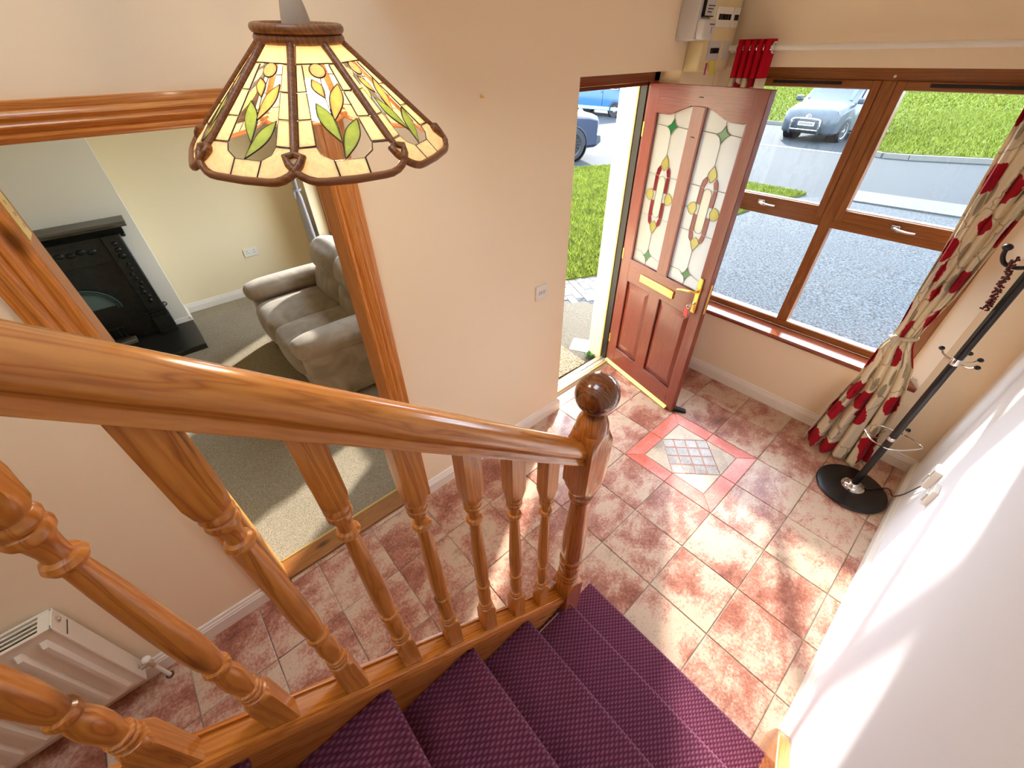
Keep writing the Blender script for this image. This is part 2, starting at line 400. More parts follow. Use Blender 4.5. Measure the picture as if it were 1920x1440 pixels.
Mr = Matrix.Rotation(math.pi / 4, 2)
o = mesh_obj('mosaic_bed', poly_tile([tuple(Mr @ Vector(p)) for p in ((-2 * sd, -2 * sd), (2 * sd, -2 * sd), (2 * sd, 2 * sd), (-2 * sd, 2 * sd))], M_RIM, 'mosaic_bed'), FL); o.location = (c0.x, c0.y, -.0012)
for i in range(4):
    for j in range(4):
        p = Mr @ Vector(((i - 1.5) * sd, (j - 1.5) * sd)); o = mesh_obj('mosaic_tile', msh, FL); o.location = (c0.x + p.x, c0.y + p.y, .0004); o.rotation_euler = (0, 0, math.pi / 4)
# living room carpet
t = NT('grey_beige_carpet'); v = t.coord(); n = t.noise(v, 260, 2, .6); n2 = t.noise(v, 3, 5, .6)
t.color(t.mix(n2, t.ramp(n, [(.3, srgb(96, 86, 72)), (.7, srgb(178, 162, 138))]), t.ramp(n, [(.3, srgb(116, 104, 88)), (.7, srgb(196, 180, 154))]))).set(rough=.95, spec=.1); t.bump(n, .5, .004); M_CARPL = t.m
struct(MB().box(LX, -1.43, LY0, LY1, -.1, .010).build('floor_living', M_CARPL, smooth=0))
o = struct(MB().box(-1.425, -1.307, DY0 - .01, DY1 + .01, -.1, .013).build('trim_1', M_PINE_T, bevel=.004))
struct(MB().box(-1.437, -1.423, DY0, DY1, .0, .0165).build('trim_2', M_GOLD, bevel=.003))

# baseboards -----------------------------------------------------------
BBP = [(0, 0), (.017, 0), (.017, .070), (.0135, .076), (.0135, .084), (.009, .090), (.008, .100), (.004, .106), (0, .107)]
def bb(name, p0, p1, nrm, mat=M_WHITE):
    p0 = Vector(p0); p1 = Vector(p1); n = Vector(nrm)
    f = lambda P: (lambda d, z: (P.x + n.x * d, P.y + n.y * d, z))
    return struct(MB().prism(BBP, f(p0), f(p1)).build(name, mat, smooth=0))
bb('baseboard_left_1', (XL, YB), (XL, DY0 - .112), (1, 0)); bb('baseboard_left_2', (XL, DY1 + .095), (XL, FY0), (1, 0))
bb('baseboard_reveal', (XL + .017, FY0), (-1.37, FY0), (0, 1))
bb('baseboard_front', (XL, YF), (XR, YF), (0, -1)); bb('baseboard_right', (XR, YF), (XR, -.80), (-1, 0))
bb('baseboard_living_far_1', (LX, LY1), (LX, -1.90), (1, 0)); bb('baseboard_chimney', (CBX, -1.90), (CBX, -2.06), (1, 0)); bb('baseboard_chimney_side', (LX, -1.90), (CBX + .017, -1.90), (0, 1))
bb('baseboard_living_front', (LX, LY1), (-1.40, LY1), (0, -1))
# living room doorway: linings and fluted pine architrave --------------
TR = struct(empty('trim_3', (XL, (DY0 + DY1) / 2, 0)))
def rootmat(root):
    return Matrix.Translation(root.location) @ Matrix.Rotation(root.rotation_euler.z, 4, 'Z')
def part(mb, name, mat, root, sub_of=None, **kw):
    """world-space geometry made a part of a thing (or a sub-part of one of its parts)"""
    o = mb.build(name, mat, None, **kw)
    if sub_of is None: o.parent = root; o.matrix_parent_inverse = rootmat(root).inverted()
    else: o.parent = sub_of
    return o
JX0, JX1 = -1.412, XL + .004
part(MB().box(JX0, JX1, DY0 - .02, DY0, 0, 2.055), 'jamb', M_PINE_J, TR, bevel=.002)
part(MB().box(JX0, JX1, DY1, DY1 + .02, 0, 2.055), 'jamb', M_PINE_J, TR, bevel=.002)
part(MB().box(JX0, JX1, DY0 - .02, DY1 + .02, 2.045, 2.065), 'head_lining', M_PINE_Y, TR, bevel=.002)
AP = [(0, 0), (0, .012), (.006, .016), (.014, .016), (.018, .012), (.024, .019), (.034, .021), (.042, .014), (.046, .014), (.054, .021), (.064, .020), (.070, .014), (.078, .016), (.092, .016), (.094, .012), (.094, 0)]
AP2 = [(0, 0), (0, .014), (.010, .018), (.022, .018), (.028, .011), (.036, .016), (.042, .022), (.052, .022), (.058, .014), (.066, .014), (.074, .022), (.084, .022), (.090, .015), (.104, .018), (.110, .018), (.112, .012), (.112, 0)]
fz = lambda y0, sg, z, k=0: (lambda d, e: (XL + e, y0 + sg * d, z + k * d))
part(MB().prism(AP2, fz(DY0 - .002, -1, 0), fz(DY0 - .002, -1, 2.052, .70)), 'architrave', M_PINE_Z, TR, smooth=50)
part(MB().prism(AP, fz(DY1 + .002, 1, 0), fz(DY1 + .002, 1, 2.052, .83)), 'architrave', M_PINE_Z, TR, smooth=50)
AH = [(d * .80, e) for d, e in AP]
part(MB().prism(AH, lambda d, e: (XL + e, DY0 - .002 - d * 1.45, 2.052 + d), lambda d, e: (XL + e, DY1 + .002 + d * 1.25, 2.052 + d)), 'architrave', M_PINE_Y, TR, smooth=50)
hp = part(MB().box(-1.372, XL - .006, DY0 - .001, DY0 + .0025, 1.84, 1.95), 'hinge_plate', M_BRASS, TR); hp['label'] = 'brass hinge plate left on the door lining'
for z in (1.865, 1.895, 1.925):
    Mx = Matrix.Translation((-1.345 + (z - 1.895) * .3, DY0 + .0025, z)) @ Matrix.Rotation(-math.pi / 2, 4, 'X')
    part(MB().lathe([(.005, 0), (.0048, .0012), (.001, .0008)], seg=10, M=Mx), 'screw', M_ALU, TR)
# hall window ------------------------------------------------------------
W1 = struct(empty('window_1', ((WX0 + WX1) / 2, 1.40, WZ0)))
YI, YO = 1.395, 1.465
MX = -.386
def wb(x0, x1, z0, z1, name, mat=M_FRAME, y0=YI, y1=YO, **kw): return part(MB().box(x0, x1, y0, y1, z0, z1), name, mat, W1, bevel=.004, **kw)
wb(WX0, WX0 + .055, WZ0, WZ1, 'frame_stile'); wb(WX1 - .055, WX1, WZ0, WZ1, 'frame_stile')
wb(WX0 + .05, WX1 - .05, 2.042, WZ1, 'frame_head', M_FRAMEX); wb(WX0 + .05, WX1 - .05, WZ0, .625, 'frame_bottom', M_FRAMEX)
wb(MX - .034, MX + .034, .62, 2.045, 'mullion', y0=YI - .003)
wb(WX0 + .05, MX - .03, 1.300, 1.352, 'transom', M_FRAMEX); wb(MX + .03, WX1 - .05, 1.300, 1.352, 'transom', M_FRAMEX)
ZG0, ZG1 = 1.414, 2.006
for x0, x1 in ((WX0 + .052, MX - .034), (MX + .034, WX1 - .052)):
    c_ = MB(); w_ = .040
    y0, y1 = YI - .012, YO - .01
    for bx in ((x0, x0 + w_, 1.350, 2.044), (x1 - w_, x1, 1.350, 2.044)): part(MB().box(bx[0], bx[1], y0, y1, bx[2], bx[3]), 'casement_stile', M_FRAME, W1, bevel=.004)
    part(MB().box(x0 + w_, x1 - w_, y0, y1, ZG1, 2.044), 'casement_rail', M_FRAMEX, W1, bevel=.004); part(MB().box(x0 + w_, x1 - w_, y0, y1, 1.350, ZG0), 'casement_rail', M_FRAMEX, W1, bevel=.004)
    part(MB().box(x0 + w_ - .005, x1 - w_ + .005, 1.425, 1.4264, ZG0 - .005, ZG1 + .005), 'pane', M_GLASS, W1, smooth=0)
    part(MB().box(x0, x1, 1.425, 1.4264, .622, 1.302), 'pane', M_GLASS, W1, smooth=0)
    xm = (x0 + x1) / 2
    part(MB().box(xm - .20, xm + .16, y0 - .012, y0 + .002, 2.022, 2.036), 'trickle_vent', M_BLACK, W1, bevel=.002)
    for fz_ in ((x0 + w_, x1 - w_, ZG0 - .003, ZG0 + .004), (x0 + w_, x1 - w_, ZG1 - .003, ZG1 + .003)):
        part(MB().box(fz_[0], fz_[1], 1.405, 1.424, fz_[2], fz_[3]), 'glazing_bead', M_PLAST, W1)
    part(MB().box(x0, x1, 1.405, 1.424, .622, .628), 'glazing_bead', M_PLAST, W1)
    h = part(MB().box(xm - .055, xm - .012, y0 - .012, y0 + .001, 1.368, 1.390), 'window_handle', M_CHROME, W1, bevel=.004)
    part(MB().tube([(xm - .035, y0 - .012, 1.378), (xm - .035, y0 - .034, 1.378), (xm - .01, y0 - .042, 1.374), (xm + .03, y0 - .040, 1.371), (xm + .065, y0 - .038, 1.372)], [.008, .009, .009, .007, .006], 8), 'lever', M_CHROME, W1, sub_of=h)
part(MB().lathe([(.007, 0), (.006, .002), (.002, .002)], seg=10, M=Matrix.Translation((MX + .01, YI - .003, 2.062)) @ Matrix.Rotation(math.pi / 2, 4, 'X')), 'screw_cap', M_PLAST, W1)
struct(MB().prism([(1.236, .548), (1.232, .556), (1.232, .570), (1.238, .577), (1.398, .577), (1.398, .548)], lambda y, z: (WX0 - .095 * min(1, (1.40 - y) / .142), y, z), lambda y, z: (WX1 + .095 * min(1, (1.40 - y) / .142), y, z)).build('trim_4', M_SILL))
W3 = struct(empty('added_rooflight', ((RFX0 + RFX1) / 2, (RFY0 + RFY1) / 2, 5.0)))  # added rooflight, out of view, lets extra sky light into the hall
part(MB().box(RFX0, RFX1, RFY0, RFY1, 5.01, 5.014), 'pane', M_GLASS, W3, smooth=0)
for q in ((RFX0 - .04, RFX0, RFY0 - .04, RFY1 + .04), (RFX1, RFX1 + .04, RFY0 - .04, RFY1 + .04), (RFX0, RFX1, RFY0 - .04, RFY0), (RFX0, RFX1, RFY1, RFY1 + .04)): part(MB().box(*q, 5.0, 5.06), 'frame_bar', M_FRAME, W3)
struct(MB().box(XE - .03, FX0_, .803, 1.56, -.1, HC).build('wall_porch_outer', M_REND, smooth=0))
# front door frame ----------------------------------------------------------
DF = struct(empty('trim_5', (-1.46, .42, 0)))
FX0, FX1 = -1.505, -1.415
part(MB().box(FX0, FX1, .806, .865, 0, 2.095), 'jamb', M_MAHOG, DF, bevel=.004); part(MB().box(FX0, FX1 - .03, .796, .812, 0, 2.05), 'stop_bead', M_BLACK, DF, bevel=.002)
part(MB().box(FX0 - .002, FX0 + .010, .789, .799, 0, 2.045), 'weather_strip', M_GOLD, DF, bevel=.002)
part(MB().box(FX0, FX1, FY0, FY0 + .04, 0, 2.095), 'jamb', M_MAHOG, DF, bevel=.004)
MH = wood('red_mahogany_head', srgb(122, 60, 26), srgb(104, 46, 18), srgb(74, 28, 12), 'y', knots=False, rnd=0)
part(MB().box(FX0, FX1, FY0, .865, 2.042, 2.095), 'head', MH, DF, bevel=.004); part(MB().box(FX0, FX1 - .03, FY0 + .04, .795, 2.022, 2.044), 'stop_bead', MH, DF, bevel=.002)
th = [(-1.535, -.05), (-1.535, -.02), (-1.50, 0), (-1.49, .012), (-1.47, .012), (-1.465, .006), (-1.45, .006), (-1.445, .016), (-1.425, .018), (-1.405, .012), (-1.385, .004), (-1.375, -.003), (-1.375, -.05)]
part(MB().prism(th, lambda x, z: (x, FY0, z), lambda x, z: (x, .80, z)), 'sill', M_ALU, DF, smooth=0)
part(MB().box(-1.412, -1.395, FY0, .79, .0, .022), 'sill_bar', M_GOLD, DF, bevel=.003)
# ------------------------------------------------------------------ front door leaf (open), local x along the leaf
DR = struct(empty('door_1', (-1.423, .789, 0), math.atan2(-.232, .973)))
def dp(mb, name, mat, parent=DR, **kw): return mb.build(name, mat, parent, **kw)
DW, DH, TH = .790, 2.036, .044
dp(MB().box(0, .085, 0, TH, .012, DH), 'stile', M_MAHOG, bevel=.003); dp(MB().box(.712, DW, 0, TH, .012, DH), 'stile', M_MAHOG, bevel=.003)
dp(MB().box(.356, .443, 0, TH, .98, 1.9465), 'mid_stile', M_MAHOG, bevel=.003); dp(MB().box(.335, .425, 0, TH, .18, .815), 'mid_stile', M_MAHOG, bevel=.003)
M_MAHX = wood('red_mahogany_rail', srgb(140, 66, 46), srgb(118, 50, 36), srgb(80, 30, 22), 'x', knots=False, rough=.32, coat=.4, rnd=0)
dp(MB().box(.083, .714, .0, TH, .81, .982), 'lock_rail', M_MAHX, bevel=.003); dp(MB().box(.083, .714, 0, TH, .012, .187), 'bottom_rail', M_MAHX, bevel=.003)
arc = lambda u: 1.897 + .050 * sm((u - .30) / .7)            # u: 0 at the outer edge of the pane, 1 at the mid stile
low = [(lerp(.085, .356, i / 14), arc(i / 14)) for i in range(15)] + [(lerp(.443, .712, i / 14), arc(1 - i / 14)) for i in range(15)]
dp(MB().prism([(.083, DH), (.083, arc(0))] + low + [(.714, arc(0)), (.714, DH)], lambda x, z: (x, 0, z), lambda x, z: (x, TH, z)), 'top_rail', M_MAHX, smooth=0)
# beading round the glazed and the lower panels
def bead(pts, r=.007, name='bead'): return dp(MB().tube(pts, r, 6, closed=True), name, M_MAHOG, smooth=50)
for s0, s1, fl in ((.085, .356, 0), (.443, .712, 1)):
    top = [(lerp(s0, s1, i / 14), .008, arc(1 - i / 14 if fl else i / 14)) for i in range(15)]
    bead([(s0, .008, .982)] + top + [(s1, .008, .982)])
for s0, s1 in ((.083, .335), (.425, .714)):
    bead([(s0, .008, .187), (s0, .008, .812), (s1, .008, .812), (s1, .008, .187)], .009)
    m = MB(); a = (s0, s1, .187, .812); b_ = (s0 + .045, s1 - .045, .25, .765)
    v = [(a[0], .020, a[2]), (a[1], .020, a[2]), (a[1], .020, a[3]), (a[0], .020, a[3]), (b_[0], .006, b_[2]), (b_[1], .006, b_[2]), (b_[1], .006, b_[3]), (b_[0], .006, b_[3])]
    v += [(x, .034, z) for x, y, z in v[:4]]
    m.add(v, [(0, 1, 5, 4), (1, 2, 6, 5), (2, 3, 7, 6), (3, 0, 4, 7), (4, 5, 6, 7), (8, 9, 10, 11), (0, 1, 9, 8), (1, 2, 10, 9), (2, 3, 11, 10), (3, 0, 8, 11)])
    dp(m, 'raised_panel', M_MAHOG, smooth=0)
M_SGRN = stained('green_glass', srgb(60, 172, 104)); M_SYEL = stained('yellow_glass', srgb(226, 218, 140)); M_SRED = stained('red_glass', srgb(170, 34, 52), .35); M_SWHT = stained('milky_glass', srgb(236, 236, 226), .25)
M_LEAD = plain('grey_lead', srgb(150, 146, 138), .45, metal=.5)
def curve(pts, n=6):
    out = []
    P = [Vector(p) for p in pts]
    for i in range(len(P) - 1):
        p0 = P[max(i - 1, 0)]; p1 = P[i]; p2 = P[i + 1]; p3 = P[min(i + 2, len(P) - 1)]
        for k in range(n):
            t_ = k / n; out.append(.5 * ((2 * p1) + (p2 - p0) * t_ + (2 * p0 - 5 * p1 + 4 * p2 - p3) * t_ ** 2 + (3 * p1 - p0 - 3 * p2 + p3) * t_ ** 3))
    return out + [P[-1]]
def almond(ztop, zbot, hw, zw):
    L = curve([(0, ztop), (-hw, zw), (0, zbot)]); R_ = curve([(0, zbot), (hw, zw), (0, ztop)]); return L[:-1] + R_[:-1]
def diamond(t_, r, b_, l, k=.28):
    P = [Vector(p) for p in (t_, r, b_, l)]; c = sum(P, Vector((0, 0))) / 4; out = []
    for i in range(4):
        a, e = P[i], P[(i + 1) % 4]; m = lerp((a + e) / 2, c, k); out += curve([a, m, e], 4)[:-1]
    return out
for sc, s0, s1, fl in ((.2205, .085, .356, 0), (.583, .443, .712, 1)):
    poly = [(s0, .98), (s1, .98)] + [(lerp(s1, s0, i / 14), arc(i / 14 if fl else 1 - i / 14) + .002) for i in range(15)]
    pane = dp(MB().prism(poly, lambda x, z: (x, .020, z), lambda x, z: (x, .024, z)), 'glass_pane', M_DGLASS, smooth=0)
    def piece(poly, mat, name, pane=pane, sc=sc):
        return MB().prism([(sc + p[0], p[1]) for p in poly], lambda x, z: (x, .0175, z), lambda x, z: (x, .0265, z)).build(name, mat, pane, smooth=0)
    piece(diamond((.004, 1.874), (.046, 1.836), (-.002, 1.788), (-.043, 1.832)), M_SGRN, 'green_diamond')
    piece(diamond((0, 1.098), (.042, 1.063), (-.003, 1.006), (-.039, 1.045)), M_SGRN, 'green_diamond')
    piece(almond(1.686, 1.598, .030, 1.636), M_SYEL, 'yellow_petal'); piece(almond(1.294, 1.208, .030, 1.262), M_SYEL, 'yellow_petal')
    for q in (-1, 1):
        piece([(q * .118, 1.444), (q * .100, 1.472), (q * .076, 1.482), (q * .058, 1.470), (q * .050, 1.446), (q * .058, 1.420), (q * .076, 1.408), (q * .100, 1.418)], M_SYEL, 'yellow_petal')
        for z0, z1 in ((1.474, 1.564), (1.318, 1.416)):
            piece([(q * .060, z0), (q * .034, z0), (q * .034, z1), (q * .060, z1)], M_SRED, 'red_bar')
        piece([(q * .060, 1.568), (q * .034, 1.568), (q * .028, 1.585), (q * .022, 1.602), (q * .034, 1.624), (q * .052, 1.606)], M_SRED, 'red_cap'); piece([(q * .060, 1.314), (q * .034, 1.314), (q * .028, 1.298), (q * .024, 1.282), (q * .036, 1.262), (q * .052, 1.278)], M_SRED, 'red_cap')
    cap = [(.031 * math.cos(a), 1.535 + .031 * math.sin(a)) for a in [math.pi * i / 10 for i in range(11)]] + [(.031 * math.cos(a), 1.348 + .031 * math.sin(a)) for a in [math.pi + math.pi * i / 10 for i in range(11)]]
    piece(cap, M_SWHT, 'milky_capsule')
    ld = MB()
    for yy in (.0165, .0275):
        L3 = lambda pts: [(sc + p[0], yy, p[1]) for p in pts]
        hw0 = s0 - sc; hw1 = s1 - sc
        for ln in ([(-.002, 1.788), (0, 1.686)], [(0, 1.208), (0, 1.098)], [(hw0, 1.836), (-.043, 1.832)], [(.046, 1.836), (hw1, 1.832)], [(.004, 1.874), (.002, 1.905)], [(hw0, 1.060), (-.062, 1.062), (-.039, 1.045)], [(.042, 1.063), (.08, 1.052), (hw1, 1.045)], [(-.003, 1.006), (-.004, .982)], [(hw0, 1.57), (-.060, 1.568)], [(.060, 1.568), (hw1, 1.57)], [(hw0, 1.316), (-.060, 1.316)], [(.060, 1.316), (hw1, 1.316)], [(hw0, 1.445), (-.118, 1.444)], [(.118, 1.444), (hw1, 1.445)]):
            ld.tube(L3(curve(ln, 3)), .0019, 4)
        for cl in (cap, almond(1.686, 1.598, .030, 1.636), almond(1.294, 1.208, .030, 1.262), diamond((.004, 1.874), (.046, 1.836), (-.002, 1.788), (-.043, 1.832)), diamond((0, 1.098), (.042, 1.063), (-.003, 1.006), (-.039, 1.045))):
            ld.tube(L3(cl), .0019, 4, closed=True)
        for q in (-1, 1):
            ld.tube(L3([(q * .060, 1.416), (q * .060, 1.314), (q * .052, 1.278), (q * .036, 1.262)]), .0017, 4); ld.tube(L3([(q * .060, 1.474), (q * .060, 1.568), (q * .052, 1.606), (q * .034, 1.624)]), .0017, 4)
            ld.tube(L3([(q * .118, 1.444), (q * .100, 1.472), (q * .076, 1.482), (q * .058, 1.470), (q * .050, 1.446), (q * .058, 1.420), (q * .076, 1.408), (q * .100, 1.418)]), .0017, 4, closed=True)
    ld.build('lead_came', M_LEAD, pane)
lb = dp(MB().box(.220, .546, -.012, .002, .862, .917), 'letter_box', M_BRASS, bevel=.004); lab(lb, 'polished brass letter plate')
MB().box(.232, .534, -.0145, -.011, .870, .909).build('flap', M_BRASS, lb, bevel=.002)
hp = dp(MB().box(.710, .743, -.010, .001, .848, 1.084), 'handle_plate', M_BRASS, bevel=.004); lab(hp, 'brass lever handle plate')
MB().tube([(.729, -.008, 1.0), (.729, -.034, 1.0), (.722, -.044, .999), (.690, -.050, .995), (.640, -.052, .985), (.602, -.052, .972)], [.010, .010, .010, .009, .008, .006], 10).build('lever', M_BRASS, hp)
MB().lathe([(.009, 0), (.009, .007), (.006, .008)], seg=14, M=Matrix.Translation((.726, -.010, .915)) @ Matrix.Rotation(math.pi / 2, 4, 'X')).build('lock_cylinder', M_CHROME, hp)
dp(MB().prism([(0, .004), (-.020, .006), (-.022, .014), (0, .034)], lambda y, z: (.0, y, z), lambda y, z: (.742, y, z)), 'weather_bar', M_GOLD, smooth=0)
dp(MB().box(DW, DW + .002, .014, .030, .86, 1.06), 'lock_faceplate', M_BRASS); 
for z in (1.985, 1.80): dp(MB().tube([(.385, -.001, z), (.397, -.003, z + .003), (.412, -.001, z + .001)], .0022, 5), 'hook_pin', M_BLACK)
for z in (.25, 1.0, 1.8): dp(MB().tube([(-.004, .002, z - .04), (-.004, .002, z + .04)], .007, 8), 'hinge', M_BRASS)
def doorpt(s, y, z): return rootmat(DR) @ Vector((s, y, z))
# bunch of keys in the lock
K = tag(empty('door_key', doorpt(.726, -.02, .915)), 'door key with a red plastic tag hanging from the brass lock of the front door', 'key')
kp = lambda mb, n, m, **kw: part(mb, n, m, K, **kw)
kp(MB().tube([doorpt(.726, -.016, .915), doorpt(.726, -.034, .913)], .0022, 6), 'key_shank', M_CHROME)
kp(MB().lathe([(.011, -.001), (.011, .001)], seg=14, M=Matrix.Translation(doorpt(.724, -.043, .910)) @ Matrix.Rotation(1.2, 4, 'X')), 'key_bow', M_CHROME)
kp(MB().tube([doorpt(.715 + .013 * math.cos(a), -.046, .896 + .013 * math.sin(a)) for a in [2 * math.pi * i / 14 for i in range(14)]], .0013, 5, closed=True), 'key_ring', M_CHROME)
M_REDP = plain('red_plastic', srgb(226, 70, 72), .35)
tg = MB().prism([(-.011, 0), (.011, 0), (.014, .012), (.013, .046), (.007, .056), (-.007, .056), (-.013, .046), (-.014, .012)], lambda x, z: doorpt(.706 + x + (z - .056) * -.12, -.050, .828 + z), lambda x, z: doorpt(.706 + x + (z - .056) * -.12, -.046, .828 + z))
lab(kp(tg, 'key_tag', M_REDP, smooth=0), 'red plastic tag')
# rubber door stop
ds = tag(MB().prism([(0, 0), (.105, 0), (.105, .012), (.02, .036), (0, .034)], lambda x, z: tuple(doorpt(.772, .030, 0) + Matrix.Rotation(.62, 3, 'Z') @ Vector((x, -.018, z))), lambda x, z: tuple(doorpt(.772, .030, 0) + Matrix.Rotation(.62, 3, 'Z') @ Vector((x, .018, z)))).build('door_stop', M_BLACK, smooth=0), 'black rubber wedge on the tiles at the foot of the open front door', 'door stop')

# ------------------------------------------------------------------ staircase
ST = tag(empty('staircase', (.25, -.95, 0)), 'lacquered pine staircase with turned balusters and purple carpeted steps', 'staircase')
sp = lambda mb, n, m, **kw: part(mb, n, m, ST, **kw)
t = NT('purple_basketweave_carpet'); tc = t.node('ShaderNodeTexCoord'); sx = t.node('ShaderNodeSeparateXYZ'); t.link(tc.outputs['Object'], sx.inputs[0])
u_ = t.math('MULTIPLY', sx.outputs[0], 2 * math.pi / .0165); w_ = t.math('MULTIPLY', t.math('SUBTRACT', sx.outputs[1], sx.outputs[2]), 2 * math.pi / .023)
su = t.math('SINE', u_); sw = t.math('SINE', t.math('ADD', w_, t.math('MULTIPLY', t.math('SIGN', su), 1.57)))
hgt = t.math('ADD', t.math('MULTIPLY', t.math('ABSOLUTE', su), .5), t.math('MULTIPLY', sw, .35))
fz_ = t.noise(tc.outputs['Object'], 700, 2); bigz = t.noise(tc.outputs['Object'], 9, 3)
hh = t.math('ADD', hgt, t.math('MULTIPLY', fz_, .5))
cc = t.ramp(t.math('ADD', t.math('MULTIPLY', hh, .6), .15), [(.1, srgb(52, 18, 32)), (.45, srgb(98, 42, 64)), (.8, srgb(140, 80, 100))])
t.color(t.mix(t.math('MULTIPLY', bigz, .3), cc, srgb(88, 30, 58))).set(rough=.95, spec=.1, sheen=.35); t.b.inputs['Sheen Tint'].default_value = srgb(220, 170, 200)
t.bump(hh, .8, .005); M_PURP = t.m
def ny(k): return -.9235 if k == 1 else -1.145 - (k - 2) * .2377
def nz(k): return .1466 + (k - 1) * .2133
SX0, SX1 = -.148, .668
for k in range(1, 13):
    y, z = ny(k), nz(k); y2 = ny(k + 1); zp = nz(k - 1) if k > 1 else -.0
    r = .017; ar = [(y - r + r * math.cos(a), z - r + r * math.sin(a)) for a in [math.radians(q) for q in (-80, -50, -20, 10, 40, 70, 90)]]
    prof = [(y - .022, zp), (y - .022, z - .036)] + ar + [(y2 - .024, z), (y2 - .024, z - .05), (y - .075, z - .05), (y - .075, zp)]
    x0 = -.180 if k == 1 else SX0
    o = sp(MB().prism(prof, lambda a, b, x0=x0: (x0, a, b), lambda a, b: (SX1, a, b)), 'carpeted_step', M_PURP, smooth=60)
SLP = .897; nn = Vector((0, SLP, 1)).normalized()
def slope_sweep(sec, x, zb, y0, y1):
    f = lambda y: (lambda dx, dn: (x + dx, y + nn.y * dn, -SLP * y + zb + nn.z * dn))
    return MB().prism(sec, f(y0), f(y1))
NX, NY = -.166, -1.151
# string, base rail, hand rail
def sloped_board(x0, x1, y0, y1, ztop, depth):
    pl = [(y0, -SLP * y0 + ztop), (y1, -SLP * y1 + ztop), (y1, -SLP * y1 + ztop - depth), (y0, -SLP * y0 + ztop - depth)]
    return MB().prism(pl, lambda y, z: (x0, y, z), lambda y, z: (x1, y, z))
lab(sp(sloped_board(-.184, -.149, NY - .04, -3.55, -.636, .40), 'string_board', M_PINE_S, smooth=0), 'inner pine string board')
half = [(.034, -.032), (.034, -.010), (.031, -.003), (.027, -.004), (.025, 0), (.0215, 0), (.0215, -.007)]
sp(slope_sweep([(-.034, -.032)] + half + [(-x, d) for x, d in half[1:][::-1]], -.169, -.606, NY - .03, -3.55), 'base_rail', M_PINE_S, smooth=50)
hr = [(.026, 0), (.029, .002), (.029, .013), (.026, .016), (.026, .019), (.031, .024), (.0335, .032), (.033, .042), (.028, .053), (.018, .061), (.008, .0645), (0, .065)]
sp(slope_sweep([(0, 0)] + hr + [(-x, d) for x, d in hr[:-1][::-1]], -.166, .220, NY - .03, -3.5), 'handrail', M_PINE_S, smooth=50)
np_ = [(.10, .07), (.50, .07), (.515, .062), (.535, .052), (.55, .043), (.556, .037), (.563, .042), (.573, .0425), (.580, .037), (.588, .041), (.598, .041), (.604, .0355), (.625, .0375), (.650, .0405), (.665, .0395), (.675, .0355), (.683, .041), (.695, .0425), (.705, .0415), (.711, .0355), (.735, .0405), (.775, .0430), (.83, .0425), (.90, .0395), (.98, .0350), (1.05, .0310), (1.083, .0295), (1.088, .038), (1.097, .0415), (1.107, .040), (1.112, .034), (1.122, .038), (1.135, .046), (1.155, .055), (1.175, .07), (1.345, .07), (1.36, .062), (1.38, .053), (1.395, .048), (1.398, .0455), (1.406, .0455), (1.418, .044), (1.435, .0385), (1.448, .029), (1.458, .0225), (1.464, .0215)]
bc, br = 1.518, .0575
np_ += [(bc - br * math.cos(a), br * math.sin(a)) for a in [math.radians(q) for q in range(24, 176, 9)]] + [(bc + br, .002)]
ln = lambda x, y, z: (NX + x + .005 * (z - .5), NY + y + .005 * (z - .5), z)
M_NEWEL = wood('pine_newel', srgb(194, 118, 50), srgb(166, 90, 30), srgb(118, 56, 16), 'z', rough=.16, coat=.8)
i_ = [k for k, q in enumerate(np_) if q[0] >= 1.448][0]
sp(MB().turned(.0455, np_[:i_ + 2], 48, ln), 'newel_post', M_NEWEL, smooth=35)
M_BALL = wood('dark_stained_ball', srgb(130, 70, 28), srgb(100, 48, 16), srgb(60, 24, 8), 'z', rough=.12, coat=1.0)
lab(sp(MB().turned(.2, np_[i_:], 48, ln), 'newel_ball', M_BALL, smooth=60), 'dark glossy ball finial')
bp = [(-.03, .04), (.112, .04), (.120, .0275), (.130, .0235), (.138, .0200), (.140, .0148), (.142, .0148), (.146, .0190), (.150, .0200), (.154, .0190), (.156, .0152), (.159, .0182), (.162, .0190), (.165, .0182), (.167, .0145), (.185, .0165), (.205, .0185), (.225, .0185), (.245, .0165), (.258, .0138), (.260, .0138), (.263, .0180), (.270, .0196), (.277, .0180), (.280, .0142), (.283, .0142), (.300, .0170), (.330, .0185), (.38, .0185), (.45, .0170), (.53, .0145), (.582, .0122), (.585, .0122), (.588, .0170), (.595, .0198), (.602, .0170), (.605, .0122), (.616, .0122), (.630, .0140), (.638, .0165), (.640, .0195), (.646, .0210), (.652, .0195), (.654, .0168), (.657, .0195), (.662, .0210), (.668, .0195), (.670, .0180), (.676, .0225), (.690, .0265), (.705, .04), (.845, .04)]
bme = MB().turned(.0205, bp, 32).mesh('baluster', M_PINE_Z, 35)
for k in range(19):
    cy = -1.304 - .1202 * k
    o = mesh_obj('baluster', bme, ST); o.location = Vector((-.169, cy, -SLP * cy - .610)) - ST.location
